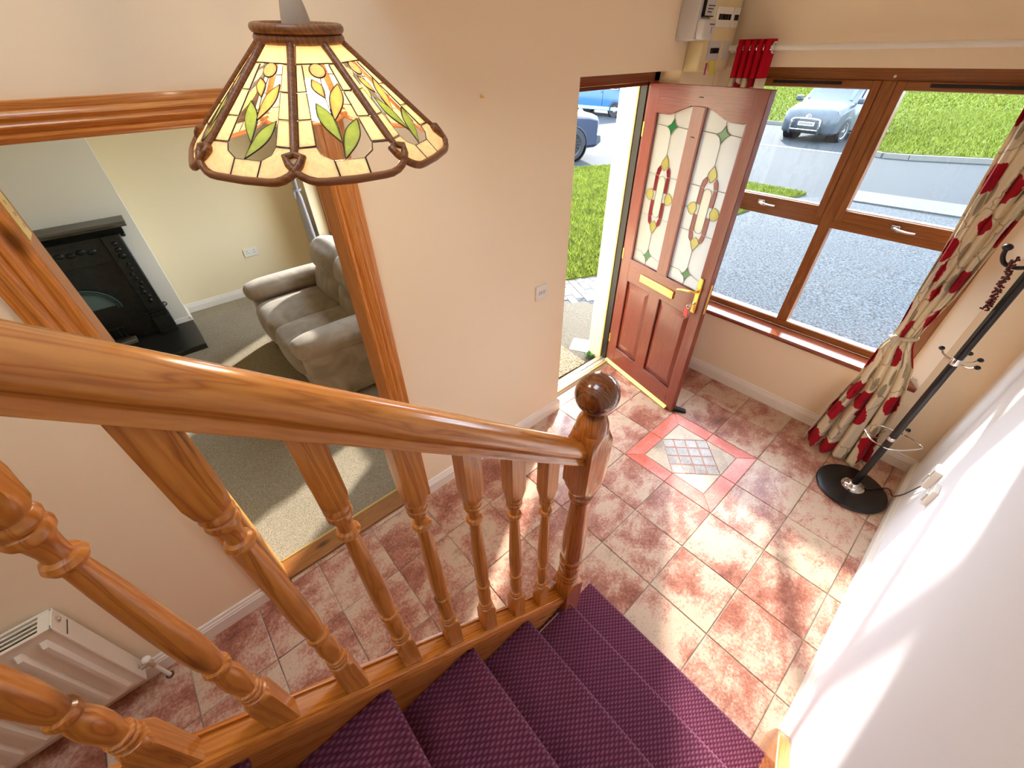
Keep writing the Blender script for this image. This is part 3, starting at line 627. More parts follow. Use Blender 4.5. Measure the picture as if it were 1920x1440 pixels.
# wall string with its shaped end
ws = [(-.795, 0), (-.80, .10), (-.825, .165), (-.86, .20), (-.90, .235), (-3.6, .235 + 2.7 * SLP), (-3.6, -.2 + 2.7 * SLP), (-1.20, 0)]
lab(sp(MB().prism(ws, lambda y, z: (SX1 - .002, y, z), lambda y, z: (XR - .004, y, z)), 'wall_string', M_PINE_S, bevel=.006), 'pine wall string')
sp(MB().prism([(-1.22, 0), (-1.22, .05), (-3.5, 3.5 * SLP - 1.03), (-3.5, 0)], lambda y, z: (-.182, y, z), lambda y, z: (-.167, y, z)), 'spandrel_panel', M_PINE_Z, smooth=0)
sp(MB().box(-.1395, -.1355, -1.37, -1.22, nz(2) - .002, nz(2) + .006), 'gripper_strip', M_ALU, smooth=0)
# ------------------------------------------------------------------ pendant lamp with eight leaded petals
LQ = (-.5134, -1.529, 2.2127); LH, LRT, LRB = .1432, .0501, .200
LAMP = tag(empty('pendant_lamp', LQ), 'hanging pendant lamp with tulip-shaped shade of leaded shell petals and rattan rims', 'lamp')
tv = Vector((.0098, .0763, 0)); LAMP.rotation_euler = (Matrix.Rotation(tv.length, 3, tv.normalized()) @ Matrix.Rotation(-.5882, 3, 'Z')).to_euler()
M_RATT = wood('brown_rattan', srgb(150, 92, 42), srgb(122, 70, 30), srgb(84, 44, 18), 'x', knots=False, rough=.4, coat=.1, rnd=0)
def shell(name, c, tr=.55, em=None):
    t = NT(name); v = t.coord(); n = t.noise(v, 60, 4, .6, 1.5); c2 = tuple(x * .82 for x in c[:3]) + (1,)
    col = t.ramp(n, [(.35, c2), (.65, c)])
    a = t.node('ShaderNodeBsdfTranslucent'); d = t.node('ShaderNodeBsdfDiffuse'); t.link(col, a.inputs['Color']); t.link(col, d.inputs['Color'])
    m = t.node('ShaderNodeMixShader'); m.inputs[0].default_value = 1 - tr; t.link(a.outputs[0], m.inputs[1]); t.link(d.outputs[0], m.inputs[2])
    g = t.node('ShaderNodeBsdfGlossy'); g.inputs['Roughness'].default_value = .25; m3 = t.node('ShaderNodeMixShader'); m3.inputs[0].default_value = .05; t.link(m.outputs[0], m3.inputs[1]); t.link(g.outputs[0], m3.inputs[2]); t.link(m3.outputs[0], t.out.inputs['Surface']); return t.m
M_SHELL = shell('cream_shell', srgb(246, 228, 192)); M_SHELLO = shell('amber_shell', srgb(246, 208, 142)); M_SHELLG = shell('green_shell', srgb(194, 206, 120)); M_SHELLP = shell('pink_bud_shell', srgb(244, 208, 160))
M_LEADD = plain('dark_came', srgb(70, 44, 22), .5)
M_PCLEAR = glass('clear_petal_glass', (.96, .96, .94, 1), .05)
PL = math.hypot(LRB - LRT, LH); tn = math.tan(math.pi / 8)
hw = lambda v: lerp(LRT * tn, LRB * tn, v)            # v = 0 top .. 1 bottom
RR = .0055
def leaf(A, B, w, n=6):
    A = Vector(A); B = Vector(B); d = B - A; p = Vector((-d.y, d.x)).normalized() * w
    return curve([A, A + d * .3 + p * .85, A + d * .6 + p * .8, B], n)[:-1] + curve([B, A + d * .6 - p * .8, A + d * .3 - p * .85, A], n)[:-1]
e = RR * 1.1
cor = lambda sg: [(sg * (hw(.985) - .040 + .040 * math.cos(a)), (.985 - .040 / PL + .040 / PL * math.sin(a)) * PL) for a in [math.pi / 2 * i / 6 for i in range(7)]]
f_ = .58
PIECES = [('shell_pane', M_SHELL, [(-hw(.03) + e, .03 * PL), (hw(.03) - e, .03 * PL), (hw(.165) - e, .165 * PL), (-hw(.165) + e, .165 * PL)])]
for sg in (-1, 1):
    for v0, v1 in ((.175, .36), (.37, .55), (.56, .735)):
        PIECES.append(('shell_pane', M_SHELL, [(sg * (hw(v0) - e), v0 * PL), (sg * f_ * hw(v0), v0 * PL), (sg * f_ * hw(v1), v1 * PL), (sg * (hw(v1) - e), v1 * PL)]))
    PIECES.append(('shell_pane', M_SHELL, [(sg * (hw(.745) - e), .745 * PL), (sg * f_ * hw(.745), .745 * PL), (sg * .50 * hw(.8), .80 * PL), (sg * .30 * hw(.85), .845 * PL), (sg * .30 * hw(.85), .968 * PL)] + [(x - sg * e * .4, y - .003) for x, y in cor(sg)[::-1]]))
PIECES.append(('shell_pane', M_SHELL, [(-.28 * hw(.85), .85 * PL), (.28 * hw(.85), .85 * PL), (.28 * hw(.85), .972 * PL), (-.28 * hw(.85), .972 * PL)]))
PIECES += [('bud', M_SHELLP, [(.0105 * math.cos(a), .215 * PL + .0105 * math.sin(a)) for a in [2 * math.pi * i / 14 for i in range(14)]]),
           ('leaf', M_SHELLO, leaf((-.012, .275 * PL), (-.003, .41 * PL), .0075)), ('leaf', M_SHELLO, leaf((.021, .31 * PL), (-.002, .575 * PL), .0095)),
           ('leaf', M_SHELLG, leaf((-.018, .44 * PL), (-.002, .73 * PL), .0105)), ('leaf', M_SHELLG, leaf((.030, .565 * PL), (-.006, .845 * PL), .0105))]
rim = [(-hw(v) + 0, v * PL) for v in (0, .2, .4, .6, .72, .78)] + [p for p in cor(-1)] + [(0, .992 * PL)] + cor(1)[::-1] + [(hw(v), v * PL) for v in (.78, .72, .6, .4, .2, 0)]
rim_me = MB().tube([(x, y, 0) for x, y in rim], RR, 8, closed=True).mesh('petal', M_RATT, 50)
pc_me = [MB().prism(p, lambda x, y: (x, y, -.0007), lambda x, y: (x, y, .0007)).mesh(n, m, 0) for n, m, p in PIECES]
ldm = MB()
for n, m, p in PIECES: ldm.tube([(x, y, 0) for x, y in p], .0011, 4, closed=True)
ldm.tube([(x, y, 0) for x, y in curve([(-.006, .845 * PL), (-.002, .73 * PL), (-.002, .575 * PL), (-.003, .41 * PL), (0, .265 * PL)], 3)], .0008, 4)
ld_me = ldm.mesh('came', M_LEADD, 50)
cl_me = MB().prism([(-f_ * hw(.17), .17 * PL), (f_ * hw(.17), .17 * PL), (f_ * hw(.75), .75 * PL), (.3 * hw(.84), .845 * PL), (-.3 * hw(.84), .845 * PL), (-f_ * hw(.75), .75 * PL)], lambda x, y: (x, y, -.0003), lambda x, y: (x, y, .0003)).mesh('clear_pane', M_PCLEAR, 0)
for k in range(8):
    a = math.radians(22.5 + 45 * k); er = Vector((math.cos(a), math.sin(a), 0)); et = Vector((-math.sin(a), math.cos(a), 0))
    sd = (er * (LRB - LRT) + Vector((0, 0, -LH))).normalized(); nz_ = et.cross(sd)
    Mx = Matrix((et, sd, nz_)).transposed().to_4x4(); Mx.translation = er * LRT
    pt = mesh_obj('petal', rim_me, LAMP); pt.matrix_local = Mx
    for i, me in enumerate(pc_me):
        if k == 0 and i == 8: continue                       # the broken corner pane of one petal
        mesh_obj(me.name.split('.')[0], me, pt)
    mesh_obj('came', ld_me, pt); mesh_obj('clear_pane', cl_me, pt)
for z, r in ((.012, .0585), (.0005, .057)):
    MB().tube([(r * math.cos(q), r * math.sin(q), z) for q in [2 * math.pi * i / 40 for i in range(40)]], .0062, 10, closed=True).build('cap_ring', M_RATT, LAMP)
MB().lathe([(.052, .004), (.052, .010), (.004, .012)], seg=24).build('cap_disc', M_RATT, LAMP)
M_CONE = plain('grey_cord_cover', srgb(186, 170, 152), .6)
MB().lathe([(.020, .014), (.0195, .022), (.017, .035), (.013, .05), (.009, .062), (.005, .068)], seg=20).build('cord_cover', M_CONE, LAMP)
ci = LAMP.rotation_euler.to_matrix().inverted() @ Vector((0, 0, 1)); c0_ = Vector((0, 0, .06)); MB().tube([c0_, c0_ + ci * .05 + Vector((0, 0, .02)), c0_ + ci * .3, c0_ + ci * (4.89 - LQ[2])], .0035, 8).build('cord', M_PLAST, LAMP)
MB().lathe([(.004, -.0), (.016, -.004), (.016, -.045), (.013, -.05)], seg=16).build('lamp_holder', M_PLAST, LAMP)
t = NT('lit_bulb'); t.b.inputs['Emission Color'].default_value = (1, .78, .48, 1); t.b.inputs['Emission Strength'].default_value = 4; t.color((1, .9, .75, 1)); M_BULB = t.m
MB().sphere((0, 0, -.075), .026, 16, 10, (1, 1, 1.2)).build('bulb', M_BULB, LAMP)
pl = bpy.data.lights.new('lamp_glow', 'POINT'); pl.energy = 2.0; pl.color = (1, .84, .62); pl.shadow_soft_size = .03
plo = bpy.data.objects.new('lamp_glow', pl); COL.objects.link(plo); plo.parent = LAMP; plo.location = (0, 0, -.118)

# ------------------------------------------------------------------ poppy curtains
t = NT('poppy_print_cloth'); uvn = t.node('ShaderNodeUVMap', uv_map='cloth'); uv = uvn.outputs['UV']
wn_ = t.node('ShaderNodeTexNoise'); wn_.inputs['Scale'].default_value = 26; wn_.inputs['Detail'].default_value = 2; t.link(uv, wn_.inputs['Vector'])
wsub = t.node('ShaderNodeVectorMath', operation='SUBTRACT'); wsub.inputs[1].default_value = (.5, .5, .5); t.link(wn_.outputs['Color'], wsub.inputs[0])
wsc = t.node('ShaderNodeVectorMath', operation='SCALE'); wsc.inputs['Scale'].default_value = .05; t.link(wsub.outputs[0], wsc.inputs[0])
wad = t.node('ShaderNodeVectorMath', operation='ADD'); t.link(uv, wad.inputs[0]); t.link(wsc.outputs[0], wad.inputs[1])
vo = t.node('ShaderNodeTexVoronoi', voronoi_dimensions='2D'); vo.inputs['Scale'].default_value = 4.3; vo.inputs['Randomness'].default_value = .75; t.link(wad.outputs[0], vo.inputs['Vector'])
flower = t.ramp(vo.outputs['Distance'], [(.275, WHITE), (.285, BLACK)])
redc = t.ramp(vo.outputs['Distance'], [(.0, srgb(120, 8, 26)), (.06, srgb(168, 16, 36)), (.3, srgb(176, 22, 42))])
def leafmask(rot, sc, off):
    mp = t.node('ShaderNodeMapping'); mp.inputs['Rotation'].default_value = (0, 0, rot); mp.inputs['Scale'].default_value = (1, .30, 1); mp.inputs['Location'].default_value = (off, off * .7, 0); t.link(uv, mp.inputs['Vector'])
    v2 = t.node('ShaderNodeTexVoronoi', voronoi_dimensions='2D'); v2.inputs['Scale'].default_value = sc; v2.inputs['Randomness'].default_value = .7; t.link(mp.outputs[0], v2.inputs['Vector'])
    return t.ramp(v2.outputs['Distance'], [(.115, WHITE), (.125, BLACK)])
stm = t.node('ShaderNodeTexVoronoi', voronoi_dimensions='2D', feature='DISTANCE_TO_EDGE'); stm.inputs['Scale'].default_value = 4.2; t.link(wad.outputs[0], stm.inputs['Vector'])
stem = t.ramp(stm.outputs['Distance'], [(.012, WHITE), (.018, BLACK)])
base = srgb(226, 212, 186)
c = t.mix(t.math('MULTIPLY', stem, .7), base, srgb(150, 134, 108))
c = t.mix(t.math('MULTIPLY', leafmask(.9, 7.5, .13), .85), c, srgb(142, 128, 104)); c = t.mix(t.math('MULTIPLY', leafmask(-.7, 8.5, .37), .85), c, srgb(150, 136, 112))
c = t.mix(flower, c, redc)
t.color(c).set(rough=.85, spec=.15, sheen=.1)
tl = t.node('ShaderNodeBsdfTranslucent'); t.link(c, tl.inputs['Color']); mx = t.node('ShaderNodeMixShader'); mx.inputs[0].default_value = .22; t.link(t.b.outputs[0], mx.inputs[1]); t.link(tl.outputs[0], mx.inputs[2]); t.link(mx.outputs[0], t.out.inputs['Surface'])
weave = t.noise(uv, 900, 2); t.bump(weave, .15, .001)
M_POPPY = t.m
M_REDCL = plain('red_header_cloth', srgb(176, 14, 34), .8, spec=.1)
CL = [(0, .13), (.1, .135), (.32, .155), (.59, .196), (.80, .205), (.87, .226), (.96, .226), (1.14, .212), (1.42, .2), (1.62, .182), (1.98, .162), (2.22, .14)]
CR = [(0, .50), (.1, .497), (.30, .478), (.52, .455), (.73, .403), (.84, .345), (.88, .332), (.99, .338), (1.16, .362), (1.42, .372), (1.63, .385), (2.22, .42)]
CA = [(0, .042), (.4, .032), (.75, .016), (.87, .008), (.97, .012), (1.3, .026), (2.22, .036)]
CY = [(0, 1.03), (.15, 1.065), (.5, 1.12), (.87, 1.165), (1.3, 1.175), (2.22, 1.196)]
def curt(u, v):
    z = lerp(2.235, .028, v); x = lerp(interp(CL, z), interp(CR, z), u); A = interp(CA, z)
    ph = 2 * math.pi * 4.5 * u + .6 * math.sin(3 * v)
    y = interp(CY, z) + A * math.sin(ph) + .3 * A * math.sin(2.3 * ph + 1 + 4 * v)
    x += A * .45 * math.cos(ph) * (1 - abs(2 * u - 1))
    if z < .12: z += .012 * math.sin(ph * .5 + .4) * (1 - z / .12)
    return (x, y, z)
CU = tag(empty('curtain', (.32, 1.16, 0)), 'cream curtain printed with red poppies tied back at the right of the window', 'curtain')
m = MB().grid(150, 120, curt, lambda u, v: (u * .62, v * 2.2))
o = part(m, 'cloth', M_POPPY, CU, smooth=180)
sol = o.modifiers.new('t', 'SOLIDIFY'); sol.thickness = .002
tb = MB(); ring = [(.279 + .054 * math.cos(a), 1.165 + .030 * math.sin(a), .885 + .016 * math.cos(a)) for a in [2 * math.pi * i / 24 for i in range(24)]]
tb.tube(ring, .010, 8, closed=True); tb.sphere((.245, 1.128, .880), .020, 10, 8); tb.tube([(.245, 1.12, .875), (.235, 1.115, .84), (.222, 1.116, .80)], [.010, .013, .008], 8); tb.tube([(.25, 1.12, .875), (.255, 1.115, .83)], [.009, .007], 8)
part(tb, 'tie_back', plain('tie_back_cloth', srgb(206, 194, 168), .85), CU, smooth=60)
def curt2(u, v):
    z = lerp(2.225, .05, v); ph = 2 * math.pi * 5.5 * u
    x = lerp(-1.150, -.940, u) + .012 * math.cos(ph); y = 1.196 + .040 * math.sin(ph) * (1 - .2 * v); return (x, y, z)
CU2 = tag(empty('curtain', (-1.05, 1.196, 0)), 'red-headed eyelet curtain bunched in the corner behind the open front door', 'curtain')
hd = .175 / 2.175
o = part(MB().grid(110, 60, lambda u, v: curt2(u, lerp(hd, 1, v)), lambda u, v: (u * .62 + .4, lerp(hd, 1, v) * 2.2)), 'cloth', M_POPPY, CU2, smooth=180); sol = o.modifiers.new('t', 'SOLIDIFY'); sol.thickness = .002
o = part(MB().grid(110, 8, lambda u, v: curt2(u, lerp(0, hd, v))), 'header_band', M_REDCL, CU2, smooth=180); sol = o.modifiers.new('t', 'SOLIDIFY'); sol.thickness = .003
for i in range(11):
    x = lerp(-1.150, -.940, (i + .5) / 11)
    part(MB().tube([(x, 1.196 + .021 * math.cos(a), 2.187 + .021 * math.sin(a)) for a in [2 * math.pi * q / 16 for q in range(16)]], .0035, 6, closed=True), 'eyelet', M_CHROME, CU2)
part(MB().tube([(-.937, 1.190 + .023 * math.cos(a), 2.187 + .023 * math.sin(a)) for a in [2 * math.pi * q / 18 for q in range(18)]], .005, 6, closed=True), 'eyelet', M_GREYP, CU2)
RL = tag(empty('curtain_rail', (-.3, 1.196, 2.187)), 'white curtain pole across the top of the window', 'curtain rail')
part(MB().tube([(-1.20, 1.196, 2.187), (.62, 1.196, 2.187)], .013, 14), 'pole', M_PLAST, RL)
for x in (-1.21, .63): part(MB().sphere((x, 1.196, 2.187), .022, 14, 10), 'finial', M_PLAST, RL)
for x in (-1.17, .58): part(MB().box(x - .01, x + .01, 1.19, YF + .002, 2.165, 2.18), 'bracket', M_PLAST, RL, bevel=.003)

# ------------------------------------------------------------------ coat stand
CX, CYs = .500, .822
CS = tag(empty('coat_stand', (CX, CYs, 0)), 'black metal coat stand with a round base and chrome collars in the corner', 'coat stand')
cp = lambda mb, n, m, **kw: part(mb, n, m, CS, **kw)
cp(MB().lathe([(.170, 0), (.187, .004), (.190, .012), (.186, .020), (.165, .025), (.06, .030), (.002, .031)], CX, CYs, 56), 'base', M_BLACKM)
cp(MB().lathe([(.063, .028), (.062, .034), (.050, .037), (.046, .043), (.030, .048), (.026, .058), (.020, .062)], CX, CYs, 36), 'base_collar', M_CHROME)
cp(MB().lathe([(.0185, .04), (.0185, .452)], CX, CYs, 20), 'pole', M_BLACKM); cp(MB().lathe([(.0185, .476), (.0185, .985)], CX, CYs, 20), 'pole', M_BLACKM); cp(MB().lathe([(.0185, 1.020), (.0185, 1.70), (.016, 1.72), (.004, 1.73)], CX, CYs, 20), 'pole', M_BLACKM)
cp(MB().lathe([(.0178, .45), (.0192, .455), (.0192, .473), (.0178, .478)], CX, CYs, 20), 'collar', M_CHROME); cp(MB().lathe([(.0178, .983), (.0195, .988), (.0195, 1.017), (.0178, 1.022)], CX, CYs, 20), 'collar', M_CHROME)
for a in (2.62, 1.22, -.55, .55 ):
    d = Vector((math.cos(a), math.sin(a), 0)); p = [Vector((CX, CYs, 1.0)) + d * r + Vector((0, 0, z)) for r, z in ((.017, 0), (.04, .0), (.065, .008), (.083, .026))]
    k = cp(MB().tube(p, .0042, 8), 'arm', M_CHROME); part(MB().sphere(p[-1], .0125, 12, 8, (1, 1, .8)), 'knob', M_BLACK, CS, sub_of=k)
rg = [(.455, .835), (.40, .845), (.380, .872), (.392, .925), (.43, .972), (.50, .985), (.57, .983), (.615, .965), (.640, .940), (.625, .905), (.585, .850), (.545, .808), (.505, .784), (.47, .785)]
rgp = curve([Vector((x, y, .415)) for x, y in rg], 4)
cp(MB().tube(rgp + [Vector((.43, .80, .415)), Vector((.395, .84, .415))], .0042, 8), 'umbrella_ring', M_CHROME)
cp(MB().tube([(CX, CYs + .015, .465), (.505, .90, .45), (.50, .985, .418)], .0042, 8), 'ring_arm', M_CHROME); k = cp(MB().tube([(CX + .015, CYs, .46), (.53, .90, .44), (.548, 1.0, .435)], .004, 8), 'arm', M_CHROME); part(MB().sphere((.549, 1.012, .436), .0125, 12, 8), 'knob', M_BLACK, CS, sub_of=k)
for a in (3.05, 1.5, -1.4, .2):
    d = Vector((math.cos(a), math.sin(a), 0)); p = [Vector((CX, CYs, 1.47)) + d * r + Vector((0, 0, z)) for r, z in ((.015, .0), (.05, -.012), (.085, -.004), (.103, .022), (.108, .05))]
    k = cp(MB().tube(curve(p, 4), .0085, 10), 'hook', M_BLACKM); part(MB().sphere(p[-1] + Vector((0, 0, .008)), .0175, 14, 10, (1, 1, .8)), 'knob', M_BLACK, CS, sub_of=k)
# beads hanging on the hook
t = NT('dark_red_beads'); t.color(srgb(84, 22, 24)).set(rough=.2, coat=.5); M_BEAD = t.m
bd = MB(); rb = random.Random(5)
for s_ in range(3):
    for i in range(46):
        q = i / 45; z = 1.50 - .215 * q
        bd.sphere((.437 + .026 * q + rb.uniform(-.011, .011), .806 + rb.uniform(-.011, .011), z + rb.uniform(-.004, .004)), rb.uniform(.0035, .0062), 6, 4)
for i in range(14): bd.sphere((.463 + rb.uniform(-.02, .015), .806 + rb.uniform(-.016, .016), 1.285 + rb.uniform(-.012, .008)), .004, 6, 4)
tag(bd.build('bead_garland', M_BEAD), 'string of small dark red beads hanging from a hook of the coat stand', 'beads')
# ------------------------------------------------------------------ radiator
RD = tag(empty('radiator', (-1.22, -3.1, .12)), 'white double panel radiator under the staircase side of the left wall', 'radiator')
rp = lambda mb, n, m, **kw: part(mb, n, m, RD, **kw)
M_RAD = plain('radiator_enamel', srgb(226, 216, 198), .35, coat=.2, var=.02)
RX0, RX1, RY0, RY1, RZ0, RZ1 = -1.262, -1.183, -3.75, -2.655, .125, .690
def flute(y0, y1, x):
    m = MB(); n = 14; step = .0640
    pts = [(y1, x), (y1 - .02, x)]; y = y1 - .03
    while y > y0 + .05:
        pts += [(y, x), (y - .007, x + .017), (y - .020, x + .017), (y - .027, x)]; y -= step
    pts += [(y0, x)]
    def ring(z, k): return [(x_ if k or x_ == x else x, y_, z) for y_, x_ in pts]
    lv = [(RZ0 + .012, 0), (RZ0 + .035, 0), (RZ0 + .055, 1), (RZ1 - .06, 1), (RZ1 - .04, 0), (RZ1 - .008, 0)]
    vs = []
    for z, k in lv: vs += [((x_ if k else x), y_, z) for y_, x_ in pts]
    c = len(pts); fs = [(j * c + i, j * c + i + 1, (j + 1) * c + i + 1, (j + 1) * c + i) for j in range(len(lv) - 1) for i in range(c - 1)]
    return m.add(vs, fs)
rp(flute(RY0, RY1 - .004, RX1), 'front_panel', M_RAD, smooth=35)
rp(MB().box(RX0, RX0 + .012, RY0, RY1 - .004, RZ0 + .012, RZ1 - .008), 'back_panel', M_RAD, smooth=0)
rp(MB().box(RX0 + .012, RX1 - .02, RY0, RY1 - .03, RZ0 + .05, RZ1 - .05), 'convector_core', M_BLACK, smooth=0)
for y0 in (RY0, RY1 - .006): rp(MB().box(RX0 - .004, RX1 + .004, y0, y0 + .008, RZ0 + .006, RZ1 + .004), 'side_cover', M_RAD, bevel=.002)
rp(MB().box(RX0 - .004, RX0 + .006, RY0, RY1, RZ1 - .004, RZ1 + .004), 'grille_edge', M_RAD); rp(MB().box(RX1 - .008, RX1 + .004, RY0, RY1, RZ1 - .004, RZ1 + .004), 'grille_edge', M_RAD)
for x in (RX0 + .018, RX0 + .036, RX0 + .054): rp(MB().box(x, x + .006, RY0, RY1, RZ1 - .002, RZ1 + .003), 'grille_bar', M_RAD)
y = RY1
while y > RY0:
    rp(MB().box(RX0, RX1, y - .035, y - .012 if y < RY1 else y, RZ1 - .002, RZ1 + .0035), 'grille_bridge', M_RAD); y -= .19
rp(MB().box(RX0 + .01, RX1 - .006, RY1 - .0, RY1 + .0035, RZ1 - .075, RZ1 - .072), 'slot', M_BLACK); rp(MB().box(RX0 + .035, RX0 + .05, RY1, RY1 + .004, RZ0 + .05, RZ0 + .065), 'plug', M_CHROME, bevel=.002)
rp(MB().lathe([(.013, 0), (.013, .004), (.008, .005), (.006, .009)], seg=14, M=Matrix.Translation((RX0 + .035, RY1 + .002, RZ1 - .025)) @ Matrix.Rotation(-math.pi / 2, 4, 'X')), 'bleed_valve', M_CHROME)
v_ = rp(MB().tube([(-1.222, RY1, .165), (-1.222, RY1 + .03, .165)], .010, 10).sphere((-1.222, RY1 + .032, .165), .014, 12, 8).tube([(-1.222, RY1 + .032, .160), (-1.222, RY1 + .032, .130)], .009, 10), 'valve', M_ALU)
part(MB().sphere((-1.222, RY1 + .034, .196), .017, 14, 10), 'valve_cap', M_PLAST, RD, sub_of=v_)
rp(MB().tube([(-1.222, RY1 + .032, .135), (-1.222, RY1 + .033, .0)], .0085, 10), 'pipe', M_PLAST); rp(MB().lathe([(.016, 0), (.016, .006), (.010, .008)], -1.222, RY1 + .033, 14), 'pipe_collar', plain('brown_collar', srgb(92, 52, 34), .5), )
# ------------------------------------------------------------------ wall plates and boxes
def plate(name, c, ax, w, h, label, cat, kind, mat=M_PLAST, d=.010):
    """ax: unit normal out of the wall"""
    n = Vector(ax); u = Vector((0, 0, 1)).cross(n); o = tag(empty(name, c), label, cat)
    Mx = Matrix((u, Vector((0, 0, 1)), n)).transposed().to_4x4(); Mx.translation = Vector(c)
    part(MB().box(-w / 2, w / 2, -h / 2, h / 2, 0, d, Mx), 'plate', mat, o, bevel=.003)
    for k, (x, y, w2, h2, m2, z0, z1) in enumerate(kind): part(MB().box(x - w2 / 2, x + w2 / 2, y - h2 / 2, y + h2 / 2, z0, z1, Mx), 'rocker' if m2 != M_BLACK else 'pin_hole', m2, o, bevel=.001)
    return o
plate('light_switch', (XL, -.228, 1.078), (1, 0, 0), .092, .092, 'white three-gang light switch on the wall left of the front door', 'switch', [(-.018, 0, .010, .022, M_GREYP, .008, .013), (0, 0, .010, .022, M_GREYP, .008, .013), (.018, 0, .010, .022, M_GREYP, .008, .013), (-.038, 0, .004, .004, M_BLACK, .0085, .0105), (.038, 0, .004, .004, M_BLACK, .0085, .0105)])
plate('wall_socket', (LX, -1.072, .478), (1, 0, 0), .148, .088, 'white double power socket on the far living room wall', 'socket', [(x + dx, dy, w2, h2, M_BLACK, .0085, .0105) for x in (-.036, .036) for dx, dy, w2, h2 in ((0, .016, .006, .010), (-.011, -.008, .009, .006), (.011, -.008, .009, .006))] + [(x, .026, .012, .014, M_PLAST, .009, .012) for x in (-.062, .062)])
plate('telephone_socket', (XR, .565, .530), (-1, 0, 0), .075, .120, 'white telephone socket box with a grey top on the right wall', 'socket', [(0, .035, .06, .045, M_GREYP, .02, .034), (0, -.025, .012, .06, M_GREYP, .02, .036)], d=.030)
plate('cable_box', (XR, .365, .575), (-1, 0, 0), .070, .095, 'small white junction box nearer the camera on the right wall', 'junction box', [(0, -.012, .045, .05, M_GREYP, .018, .030)], d=.022)
tag(MB().tube(curve([Vector(p) for p in ((XR - .014, .565, .472), (XR - .013, .66, .36), (XR - .013, .80, .17), (XR - .022, .93, .02), (XR - .03, .965, .004), (.66, .985, .012), (.62, .93, .030), (.57, .86, .036), (.535, .85, .05))], 6), .0028, 6).build('telephone_cable', plain('purple_black_cable', srgb(44, 24, 40), .5)), 'thin dark cable running from the telephone socket down to the coat stand base', 'cable')
hk = tag(MB().lathe([(.006, 0), (.006, .004), (.003, .005)], seg=8, M=Matrix.Translation((XL, -.60, 2.056)) @ Matrix.Rotation(math.pi / 2, 4, 'Y')).tube([(XL + .004, -.60, 2.056), (XL + .018, -.60, 2.052)], .0018, 6).build('wall_nail', M_BRASS), 'small brass nail left in the bare cream wall', 'nail')
tag(MB().tube([(WX1 + .072, 1.30, .60), (WX1 + .05, 1.298, .60)], .005, 8).sphere((WX1 + .046, 1.298, .60), .010, 10, 8).build('tie_back_hook', M_ALU), 'small metal tie-back hook on the window reveal behind the poppy curtain', 'hook')
# fuse board in the corner
FB = tag(empty('fuse_board', (-1.24, 1.03, 2.09)), 'cream electric fuse board in the corner above the front door', 'fuse board')
fp = lambda mb, n, m, **kw: part(mb, n, m, FB, **kw)
fp(MB().box(XL, -1.190, .872, 1.215, 2.085, 2.436), 'cabinet', M_CREAMP, bevel=.006)
for z0, y0, y1, n, dark in ((2.290, .955, 1.105, 5, 0), (2.148, .945, 1.055, 4, 1)):
    w_ = fp(MB().box(-1.192, -1.184, y0 - .012, y1 + .012, z0 - .012, z0 + .072), 'breaker_window', M_PLAST if not dark else M_GREYP, bevel=.002)
    for i in range(n):
        yy = lerp(y0 + .02, y1 - .02, i / (n - 1)); part(MB().box(-1.185, -1.176, yy - .007, yy + .007, z0 + .018, z0 + .042), 'breaker_switch', M_BLACK, FB, sub_of=w_, bevel=.002)
w_ = fp(MB().box(-1.192, -1.184, 1.128, 1.200, 2.278, 2.362), 'breaker_window', M_PLAST, bevel=.002)
for yy in (1.15, 1.172): part(MB().box(-1.185, -1.176, yy - .007, yy + .007, 2.308, 2.332), 'breaker_switch', M_BLACK, FB, sub_of=w_, bevel=.002)
fp(MB().box(-1.192, -1.184, 1.110, 1.16, 2.136, 2.220), 'isolator', M_GREYP, bevel=.002)
tag(MB().box(-1.1885, -1.1865, .950, .966, 2.070, 2.125).build('paper_tab', plain('magenta_paper', srgb(168, 56, 110), .8)), 'magenta paper strip stuck to the lower edge of the fuse board', 'paper')
M_STICK = plain('yellow_note_paper', srgb(222, 208, 96), .85)
sn = MB().grid(6, 6, lambda u, v: (-1.1885 + .012 * v * v, lerp(.985, 1.055, u), lerp(2.145, 2.068, v)))
o = tag(sn.build('sticky_note', M_STICK), 'yellow sticky note curling on the lower edge of the fuse board', 'paper'); s_ = o.modifiers.new('t', 'SOLIDIFY'); s_.thickness = .0006
EM = tag(empty('electricity_meter', (-1.22, .82, 2.22)), 'grey electricity meter beside the cream fuse board', 'meter')
ep = lambda mb, n, m, **kw: part(mb, n, m, EM, **kw)
ep(MB().box(XL, -1.176, .735, .868, 2.222, 2.437), 'case', M_GREYP, bevel=.006)
ep(MB().prism([(.760, 2.226), (.862, 2.226), (.865, 2.25), (.867, 2.305), (.745, 2.305), (.748, 2.24)], lambda y, z: (-1.18, y, z), lambda y, z: (-1.135, y, z)), 'terminal_cover', M_GREYP, bevel=.008)
ep(MB().box(-1.178, -1.160, .770, .866, 2.315, 2.437), 'display_frame', M_BLACK, bevel=.002); ep(MB().box(-1.161, -1.157, .775, .862, 2.320, 2.437), 'display_face', M_GREYP)
ep(MB().box(-1.158, -1.155, .795, .855, 2.385, 2.437), 'screen', plain('lcd', srgb(120, 130, 96), .3))
for i in range(3):
    ep(MB().box(-1.158, -1.1555, .79, .79 + .04 + .012 * i, 2.332 + i * .012, 2.336 + i * .012), 'printed_line', M_BLACK)
ep(MB().box(-1.1352, -1.1345, .80, .85, 2.283, 2.288), 'printed_line', plain('maroon_print', srgb(96, 30, 60), .7)); ep(MB().box(-1.1352, -1.1345, .824, .828, 2.250, 2.278), 'printed_line', M_BLACK)

